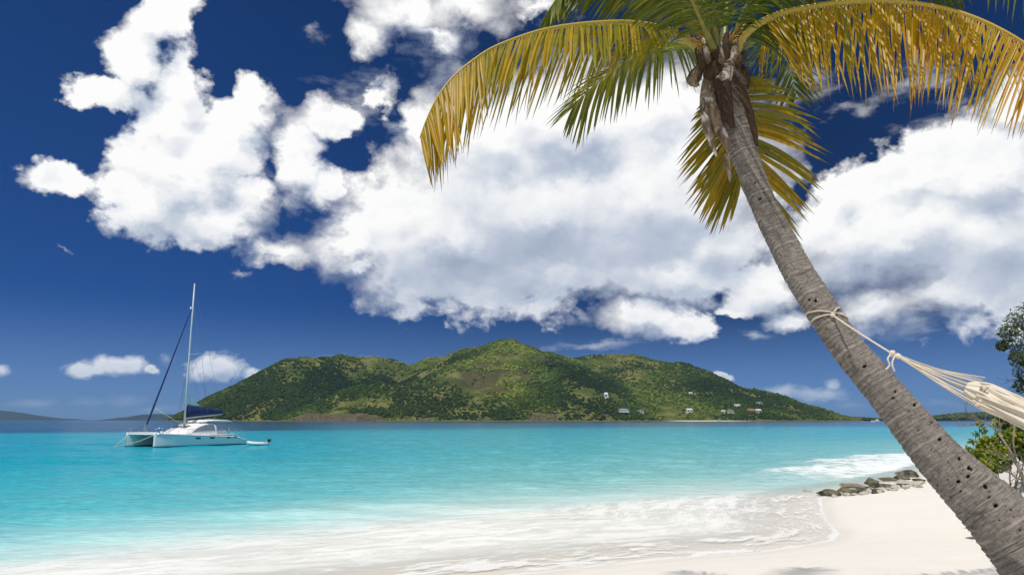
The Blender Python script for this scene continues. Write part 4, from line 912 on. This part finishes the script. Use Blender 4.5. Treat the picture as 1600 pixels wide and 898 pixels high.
# ------------------------------------------------------------------ hammock
ham_k = at(1394, 552, 5.30); tie = at(1301, 492, 5.84)
ham = empty('hammock', tuple(ham_k), 0, 'cream cotton hammock tied with rope to the leaning palm', 'hammock'); HO = ham.location.copy()
m_cot, T = mat_new('cotton_cord')
tc = T.n('ShaderNodeTexCoord').outputs['Object']; q = T.noise(tc, 120, 4, .7); q2 = T.noise(tc, 7, 3, .5)
finish(T, T.mix(q2, T.mix(q, (.50, .42, .31), (.72, .65, .52)), (.76, .70, .59)), .95, q, .6, .004, .1)
def rope(name, pts, r_, par=ham, twist=True, n=36, O=HO, smooth_n=None):
    P = smooth_curve(np.array([[*q] for q in pts]), n); m = MB()
    if not twist: m.tube([Vector(q) - O for q in P], r_, 6)
    else:
        Ls = np.r_[0, np.cumsum(np.linalg.norm(np.diff(P, axis=0), axis=1))]; M = max(12, int(Ls[-1] / (r_ * 1.1)))
        P = np.stack([np.interp(np.linspace(0, Ls[-1], M), Ls, P[:, i]) for i in range(3)], 1); up = None
        st = [[], [], []]
        for i in range(M):
            t_ = Vector(P[min(i + 1, M - 1)] - P[max(i - 1, 0)]).normalized(); up = t_.orthogonal() if up is None else up; up = (up - t_ * up.dot(t_)).normalized(); w_ = t_.cross(up)
            for k in range(3):
                a = i * .62 + k * 2.094; st[k].append(Vector(P[i]) + (up * math.cos(a) + w_ * math.sin(a)) * r_ * .5 - O)
        for k in range(3): m.tube(st[k], r_ * .56, 5)
    return m.build(name, m_cot, par)
# loops round the trunk, square across the bark
def trunk_ring(px_, py_, tilt, lift=.008, a0=0, a1=2 * math.pi, n=40):
    q = np.where(front, (upx - px_) ** 2 + (vpx - py_) ** 2, 1e9); i, j = np.unravel_index(q.argmin(), q.shape); pts = []
    for a in np.linspace(a0, a1, n):
        ii = int(np.clip(i + tilt * math.sin(a) , 0, NT_ - 1)); jj = int(round(a / (2 * math.pi) * NA_)) % NA_
        pts.append(Vector(CC[ii]) + (Vector(UU[ii]) * math.cos(a) + Vector(VV[ii]) * math.sin(a)) * (d[ii, jj] + lift))
    return pts
rope('tie_rope', trunk_ring(1288, 495, -12, .007), .0062); rope('tie_rope', trunk_ring(1287, 499, -5, .007), .0062)
def knot(c, r_, k=3, rr_=.009, O=HO, name='knot'):
    rg_ = np.random.default_rng(int(c.x * 1000) % 999); m = MB()
    for i in range(k + 2):
        ax_ = Vector(rg_.normal(0, 1, 3)).normalized(); u_ = ax_.orthogonal().normalized(); v_ = ax_.cross(u_)
        m.tube([c + (u_ * math.cos(t) * r_ + v_ * math.sin(t) * r_ * .8) - O for t in np.linspace(0, 5.9, 16)], rr_, 6)
    return m.build(name, m_cot, ham)
knot(tie, .017, 4, .007)
rope('tie_rope', [tie, tie + Vector((.02, -.02, .045)), at(1312, 480, 5.90)], .007)
rope('suspension_rope', [tie, tie.lerp(ham_k, .33) + Vector((0, 0, -.006)), tie.lerp(ham_k, .66) + Vector((0, 0, -.006)), ham_k], .0078)
knot(ham_k, .022, 5, .008); knot(at(1403, 556, 5.27), .018, 4, .008)
rope('rope_tail', [ham_k, at(1387, 560, 5.26), at(1390, 570, 5.26), at(1384, 577, 5.26)], .0068)
rope('rope_tail', [at(1399, 555, 5.26), at(1394, 566, 5.25), at(1396, 576, 5.25), at(1398, 580, 5.25)], .0068)
k0 = at(1404, 556, 5.27)
ends = [(1540,590,4.86),(1536,594,4.84),(1532,598,4.83),(1545,600,4.86),(1535,606,4.81),(1538,610,4.84),(1530,612,4.80),(1533,618,4.80),(1527,622,4.78),(1529,627,4.80),(1524,630,4.78),(1526,634,4.78),(1530,637,4.80),(1536,616,4.86),(1540,607,4.9),(1532,624,4.86),(1528,617,4.9),(1522,627,4.82)]
rgh = np.random.default_rng(8)
for i, e in enumerate(ends):
    e3 = at(*e); a = k0 + Vector(rgh.uniform(-.012, .012, 3)); md = a.lerp(e3, .5) + Vector((0, 0, -.006 - .02 * rgh.random()))
    rope('clew_cord', [a, md, e3], .0042 if i % 3 else .005, twist=(i % 3 == 0), n=14)
# gathered cloth running on out of the picture
m = MB(); rings = []
axis_px = [(1508,606,4.85,10,0),(1524,612,4.82,19,0),(1542,620,4.79,24,0),(1565,630,4.73,24,0),(1600,646,4.62,25,0),(1660,676,4.45,31,0),(1740,716,4.2,46,0),(1850,764,3.95,75,0),(2000,800,3.7,100,0)]
AX = smooth_curve(np.array([[*at(a, b_, D), h_ * D / F_PX] for a, b_, D, h_, _ in axis_px]), 46)
for i in range(46):
    t_ = Vector(AX[min(i + 1, 45)][:3] - AX[max(i - 1, 0)][:3]).normalized(); up = (Vector((0, 0, 1)) - t_ * t_.z).normalized(); sd_ = t_.cross(up); ring = []
    for k in range(72):
        a = 2 * math.pi * k / 72; fold = 1 + .15 * math.sin(a * 9 + .5 * math.sin(i * .21)) + .10 * math.sin(a * 17 + i * .11) + .05 * math.sin(a * 5 + i * .16)
        h_ = AX[i][3] * .74; ring.append(Vector(AX[i][:3]) + up * math.sin(a) * h_ * fold + sd_ * math.cos(a) * h_ * .75 * fold - HO)
    rings.append(ring)
m.loft(rings); m.build('hammock_cloth', m_cot, ham)
for i in range(9):
    a = R(30 + i * 38); pts = []
    for j in range(6, 46, 4):
        t_ = Vector(AX[min(j + 1, 45)][:3] - AX[max(j - 1, 0)][:3]).normalized(); up = (Vector((0, 0, 1)) - t_ * t_.z).normalized(); sd_ = t_.cross(up); h_ = AX[j][3] * .85
        pts.append(Vector(AX[j][:3]) + up * math.sin(a + .03 * j) * h_ + sd_ * math.cos(a + .03 * j) * h_ * .75)
    rope('edge_cord', pts, .0065, twist=False, n=40)
for (xx, yy) in ((1533, 598), (1538, 606), (1529, 618), (1531, 626), (1527, 632), (1542, 612)): knot(at(xx, yy, 4.74), .009, 1, .0035)

# ------------------------------------------------------------------ rocks at the water's edge
m_rock, T = mat_new('shore_rock')
tc = T.n('ShaderNodeTexCoord').outputs['Object']; q = T.noise(tc, 2.2, 6, .65); q2 = T.noise(T.vm('MULTIPLY', tc, (1, 1, 3)), 9, 6, .7)
oi = T.n('ShaderNodeObjectInfo').outputs['Random']
c = T.mix(T.step(q, .40, .60), (.045, .045, .036), (.20, .185, .12)); c = T.mix(T.step(q2, .52, .72, 0, .8), c, (.36, .33, .24)); c = T.mix(T.m('MULTIPLY', T.step(oi, .45, .9), .5), c, (.30, .25, .14))
finish(T, c, .8, T.m('ADD', q, q2), 1.0, .12, .3)
m_prock = plain('pale_rock', (.48, .45, .38), .85, .2, 5, .2, bstr=.7)
import bmesh
def ico(sub):
    bm = bmesh.new(); bmesh.ops.create_icosphere(bm, subdivisions=sub, radius=1); v = np.array([tuple(q.co) for q in bm.verts]); f = np.array([[q.index for q in g.verts] for g in bm.faces]); bm.free(); return v, f
IV4, IF4 = ico(4); IV3, IF3 = ico(3)
def rock(name, loc, size, rz, seed, mat, label, sub=4, tilt=.2):
    V, Fc = (IV4, IF4) if sub == 4 else (IV3, IF3); rg_ = np.random.default_rng(seed); v = V.copy()
    for k in range(22):      # planes knock the ball into slabs and facets
        nrm = rg_.normal(0, 1, 3); nrm[2] *= 1.1; nrm /= np.linalg.norm(nrm); dcut = rg_.uniform(.34, .74); o_ = v @ nrm - dcut; v = v - np.where(o_ > 0, o_ * .92, 0)[:, None] * nrm
    n_ = fbm(v[:, 0] * 2 + seed, v[:, 1] * 2 + v[:, 2] * 1.7, 5, seed) - .5; lay = fbm(v[:, 2] * 7 + v[:, 0] * 1.2 + seed, v[:, 1] * .6, 3, seed + 3, ridged=True) - .5
    v = v * (1.12 + .30 * n_ + .20 * lay)[:, None] * np.array(size) / 2 * 1.45
    ca, sa = math.cos(tilt), math.sin(tilt); v = np.stack([v[:, 0] * ca - v[:, 2] * sa, v[:, 1], v[:, 0] * sa + v[:, 2] * ca], 1)
    o = mesh_np(name, v, Fc, mat); o.location = loc; o.rotation_euler = (0, 0, rz); tag(o, label, 'rock', "rocks along the water's edge"); return o
def ground_pt(px_, py_):
    u, y, z = ray(px_, py_)
    for D in np.arange(6, 70, .1):
        X = u * D / y; Z = CAM_H + z * D / y
        if Z <= max(float(sand_z(np.array([X]), np.array([D]))[0]), -.02): return X, D, Z
    return u * 30 / y, 30, 0
ROCKS = [ # px, py of the foot, width px, height px, material, label
 (1299, 775, 30, 15, m_rock, 'leftmost large tan rock at the tip of the reef', .35),
 (1322, 772, 22, 15, m_rock, 'dark cracked rock touching the leftmost large one', .5),
 (1343, 763, 30, 15, m_prock, 'pale yellowish slab in the middle of the left rocks', .2),
 (1336, 770, 20, 8, m_rock, 'low olive rock in front of the pale slab', .1),
 (1366, 760, 22, 19, m_rock, 'brown pointed boulder standing above its neighbours', .5),
 (1355, 768, 26, 8, m_rock, 'long flat dark rock under the pointed boulder', .2),
 (1382, 763, 30, 9, m_rock, 'grey green slab right of the pointed boulder', .1),
 (1372, 768, 22, 6, m_rock, 'low grey ledge in front of the grey green slab', .1),
 (1393, 752, 28, 9, m_rock, 'dark rock at the seaward side of the row', .2),
 (1412, 750, 22, 11, m_rock, 'dark block between the surf and white stone', .3),
 (1428, 745, 30, 14, m_rock, 'large olive boulder against the palm trunk', .1),
 (1414, 757, 26, 11, m_prock, 'whitest lumpy stone of the reef', .1),
 (1401, 763, 16, 7, m_prock, 'small pale brown stone below the whitest one', .2),
 (1438, 757, 20, 9, m_prock, 'cream stone nearest the trunk', .1),
 (1440, 753, 18, 7, m_rock, 'dark flat rock tucked by the cream stone', .1),
 (1262, 767, 12, 4, m_prock, 'small cream stone alone in the wash left of the reef', .1)]
for i, (a, b_, wpx, hpx, mt, lab, tl_) in enumerate(ROCKS):
    X, D, Z = ground_pt(a, b_); k = D / F_PX; wd = wpx * k; ht = hpx * k * .8
    rock('rock', (X, D + wd * .25, Z + ht * .32), (wd * 1.05, wd * .9, ht * 1.15), rg.uniform(-.3, .3), 60 + i, mt, lab, tilt=tl_ * (.5 if i % 2 else -.6))
pv_ = []
for i in range(44):
    a = rg.uniform(1300, 1452); b_ = 774 - (a - 1318) * .118 + rg.uniform(-4, 2.5); X, D, Z = ground_pt(a, b_); wd = rg.uniform(.08, .34)
    rock('stone', (X, D, Z + wd * .12), (wd, wd * .8, wd * .55), rg.uniform(0, 6), 200 + i, m_prock if rg.random() < .5 else m_rock, 'small rounded stone in the scatter at the foot of the rocks', 3)

# ------------------------------------------------------------------ plants at the right
def leafmat(name, stops, tr=.35):
    m_, T = mat_new(name); a_ = T.sep(T.attr('leafc').outputs['Vector']); c = T.ramp(a_[0], stops)
    b = T.n('ShaderNodeBsdfPrincipled', {'Base Color': c, 'Roughness': .45, 'Specular IOR Level': .4}); tl = T.n('ShaderNodeBsdfTranslucent', {'Color': T.mix(1.0, c, (1, 1, .5), 'MULTIPLY')})
    T.n('ShaderNodeOutputMaterial', {'Surface': T.n('ShaderNodeMixShader', {0: tr, 1: b.outputs[0], 2: tl.outputs[0]}).outputs[0]}); return m_
m_grape = leafmat('seagrape_leaf', [(0, (.06, .11, .015)), (.5, (.15, .22, .025)), (.8, (.40, .40, .03)), (1, (.55, .42, .04))])
m_olive = leafmat('tree_leaf', [(0, (.025, .05, .012)), (.6, (.07, .11, .025)), (1, (.16, .19, .04))], .3)
m_twig = plain('grey_twig', (.27, .235, .19), .9, .2, 30, .1, bstr=.5); m_dtwig = plain('dark_branch', (.11, .085, .065), .9, .2, 20, .1)
def leaves(name, centres, radii, n, size, mat, parent, O, seed, round_=True, aspect=.75):
    rg_ = np.random.default_rng(seed); ci = rg_.integers(0, len(centres), n); C_ = np.array(centres)[ci]; Rr = np.array(radii)[ci]
    dr_ = rg_.normal(0, 1, (n, 3)); dr_ /= np.linalg.norm(dr_, axis=1)[:, None]; P = C_ + dr_ * (Rr * rg_.uniform(.25, 1, n) ** .45)[:, None]
    nrm = dr_ * .6 + rg_.normal(0, .7, (n, 3)) + np.array([0, 0, .5]); nrm /= np.linalg.norm(nrm, axis=1)[:, None]
    u_ = np.cross(nrm, rg_.normal(0, 1, (n, 3))); u_ /= np.linalg.norm(u_, axis=1)[:, None]; w_ = np.cross(nrm, u_); sz = size * rg_.uniform(.6, 1.25, n)
    shape = [(-1, 0, 0), (-.4, .8, .12), (.45, .75, .12), (1, 0, -.05), (.45, -.75, .12), (-.4, -.8, .12)]
    V = np.stack([P + (u_ * a + w_ * b_ * aspect + nrm * c_) * (sz / 2)[:, None] for a, b_, c_ in shape], 1)
    f = (np.array([[0, 1, 2, 3], [0, 3, 4, 5]])[None] + (np.arange(n) * 6)[:, None, None]).reshape(-1, 4)
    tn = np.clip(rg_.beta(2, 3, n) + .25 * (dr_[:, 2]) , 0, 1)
    o = mesh_np(name, V.reshape(-1, 3) - np.array(O), f, mat, parent, smooth=False, attrs={'leafc': np.stack([np.repeat(tn, 6)] * 3, 1)}); o['kind'] = 'stuff'; return o
def branch_tree(m, p0, dirv_, ln, r_, depth, rg_, O, tips, gn=.0, spread=.6, n=3):
    p1 = p0 + dirv_ * ln * .5 + Vector(rg_.normal(0, .05 * ln, 3)); p2 = p1 + (dirv_ + Vector(rg_.normal(0, .18, 3)) + Vector((0, 0, gn))).normalized() * ln * .5
    m.tube([p0 - O, p1 - O, p2 - O], [r_, r_ * .8, r_ * .6], 5)
    if depth == 0: tips.append(tuple(p2)); return
    for k in range(n):
        d2 = (dirv_ + Vector(rg_.normal(0, spread, 3)) + Vector((0, 0, gn))).normalized(); branch_tree(m, p1.lerp(p2, rg_.uniform(.2, 1)), d2, ln * rg_.uniform(.55, .8), r_ * .58, depth - 1, rg_, O, tips, gn, spread, n)
def shrub(name, px_, py_, D, crowns, nl, size, mat, label, cat, seed, wood=m_dtwig):
    b0 = at(px_, py_, D); gz = float(sand_z(np.array([b0.x]), np.array([b0.y]))[0]); O = Vector((b0.x, b0.y, gz)); r_ = empty(name, tuple(O), 0, label, cat, 'shrubs on the dune')
    cs = [tuple(at(a, b_, D + dd)) for a, b_, dd, rr_ in crowns]; rs = [rr_ * D / F_PX for a, b_, dd, rr_ in crowns]
    rg_ = np.random.default_rng(seed); m = MB()
    for c_ in cs:
        c_ = Vector(c_); md = O.lerp(c_, .5) + Vector(rg_.normal(0, .06, 3)); m.tube([O - O, md - O, c_ - O], [.022, .015, .008], 5)
        for k in range(6):
            q = md.lerp(c_, rg_.random()); e = q + Vector(rg_.normal(0, .5, 3)).normalized() * rs[0] * 1.1; m.tube([q - O, q.lerp(e, .5) - O, e - O], [.008, .006, .003], 4)
    m.build('stem', wood, r_); leaves('foliage', cs, rs, nl, size, mat, r_, O, seed); return r_
shrub('seagrape_bush', 1556, 742, 15.5, [(1530, 716, 0, 16), (1545, 700, .2, 18), (1560, 716, -.1, 20), (1575, 690, .4, 20), (1598, 684, .4, 22), (1620, 668, .6, 24), (1545, 728, -.2, 14), (1610, 705, .3, 20), (1645, 690, .5, 26)], 5200, .10, m_grape, 'yellow green sea grape bush on the dune beneath the hammock', 'bush', 71)
shrub('seagrape_bush', 1526, 690, 17.0, [(1524, 678, 0, 5), (1537, 672, 0, 6), (1520, 690, 0, 6), (1556, 662, 0, 9), (1512, 700, 0, 5), (1530, 662, 0, 5)], 150, .09, m_grape, 'small sparse sprigs of leaves sticking out left of the bush', 'bush', 72)
shrub('seagrape_bush', 1640, 668, 20.0, [(1570, 660, 0, 12), (1600, 650, 0, 18), (1640, 640, 0, 24), (1670, 660, 0, 26)], 2500, .10, m_olive, 'dark green bush behind, just under the hammock cloth', 'bush', 73)
# dead shrub
db = at(1606, 775, 9.0); gz = float(sand_z(np.array([db.x]), np.array([db.y]))[0]); O = Vector((db.x, db.y, gz))
ds_ = empty('dead_shrub', tuple(O), 0, 'bare grey branching shrub leaning on the sand at the right edge', 'dead shrub'); rg_ = np.random.default_rng(5)
m = MB(); tips = []
for k, (a, b_, c_) in enumerate([[(1606,780,9),(1598,745,9),(1588,722,9)], [(1588,722,9),(1576,700,9.05),(1560,676,9.1)], [(1560,676,9.1),(1548,664,9.1),(1530,655,9.15)], [(1598,750,9),(1586,745,8.95),(1578,738,8.9)], [(1603,762,9),(1604,735,9),(1606,700,9)], [(1588,722,9),(1583,690,9),(1585,662,9)]]):
    P = [at(*a), at(*b_), at(*c_)]; r_ = [.028, .02, .011, .012, .02, .012][k]; m.tube([P[0] - O, P[1] - O, P[2] - O], [r_, r_ * .85, r_ * .6], 7)
    for j in range(5):
        q = P[1].lerp(P[2], rg_.random()); branch_tree(m, q, ((P[2] - P[0]).normalized() + Vector(rg_.normal(0, .6, 3))).normalized(), rg_.uniform(.12, .3), .006, 2, rg_, O, tips, .05, .7, 2)
m.build('branch', m_twig, ds_)
# tree leaning in from beyond the right edge
tb = at(1720, 700, 18.0); gz = float(sand_z(np.array([tb.x]), np.array([tb.y]))[0]); O = Vector((tb.x, tb.y, gz - .05))
tr = empty('seaside_tree', tuple(O), 0, 'dark green leafy tree reaching in at the right edge', 'tree'); m = MB(); tips = []; rg_ = np.random.default_rng(15)
m.tube([Vector((0, 0, 0)), at(1700, 640, 18) - O, at(1665, 570, 18) - O], [.14, .11, .08], 8)
for a, b_, c_ in ((1590, 520, 18), (1598, 560, 17.8), (1596, 600, 18), (1640, 500, 18.2), (1660, 540, 17.5), (1620, 590, 17.6), (1700, 480, 18), (1740, 540, 18.2), (1585, 500, 18.1)):
    P = at(a, b_, c_); s0 = at(1675, 590, 18); md = s0.lerp(P, .55) + Vector(rg_.normal(0, .08, 3)); m.tube([s0 - O, md - O, P - O], [.05, .03, .014], 5)
    for k in range(7): branch_tree(m, md.lerp(P, rg_.random()), ((P - s0).normalized() + Vector(rg_.normal(0, .7, 3))).normalized(), rg_.uniform(.2, .42), .010, 2, rg_, O, tips, .02, .7, 2)
m.build('trunk', m_dtwig, tr)
cr = [(1588,506,18.0,20),(1603,494,18.1,24),(1575,520,17.9,15),(1566,540,18,9),(1592,535,18,20),(1610,550,18,26),(1590,560,17.8,13),(1603,580,17.9,18),(1596,603,18,11),(1640,500,18.2,34),(1650,550,18,40),(1630,590,18,26),(1700,500,18,45),(1720,560,18,45)]
leaves('foliage', [tuple(at(a, b_, c_)) for a, b_, c_, r_ in cr], [r_ * 18 / F_PX for a, b_, c_, r_ in cr], 4200, .075, m_olive, tr, O, 16, aspect=.55)

# ------------------------------------------------------------------ sea air
hb = MB(); hb.box((0, 7250, 128), (30000, 18600, 284)); hz_o = hb.build('haze', None, None, False)
m_hz = bpy.data.materials.new('sea_haze'); m_hz.use_nodes = True; T = NT(m_hz.node_tree)
pvn = T.n('ShaderNodeVolumePrincipled', {'Color': (.40, .68, 1.0, 1), 'Density': 4.2e-5, 'Anisotropy': .1})
T.t.links.new(pvn.outputs[0], T.n('ShaderNodeOutputMaterial').inputs['Volume']); hz_o.data.materials.append(m_hz); tag(hz_o, 'thin sea haze over the bay', kind='stuff')
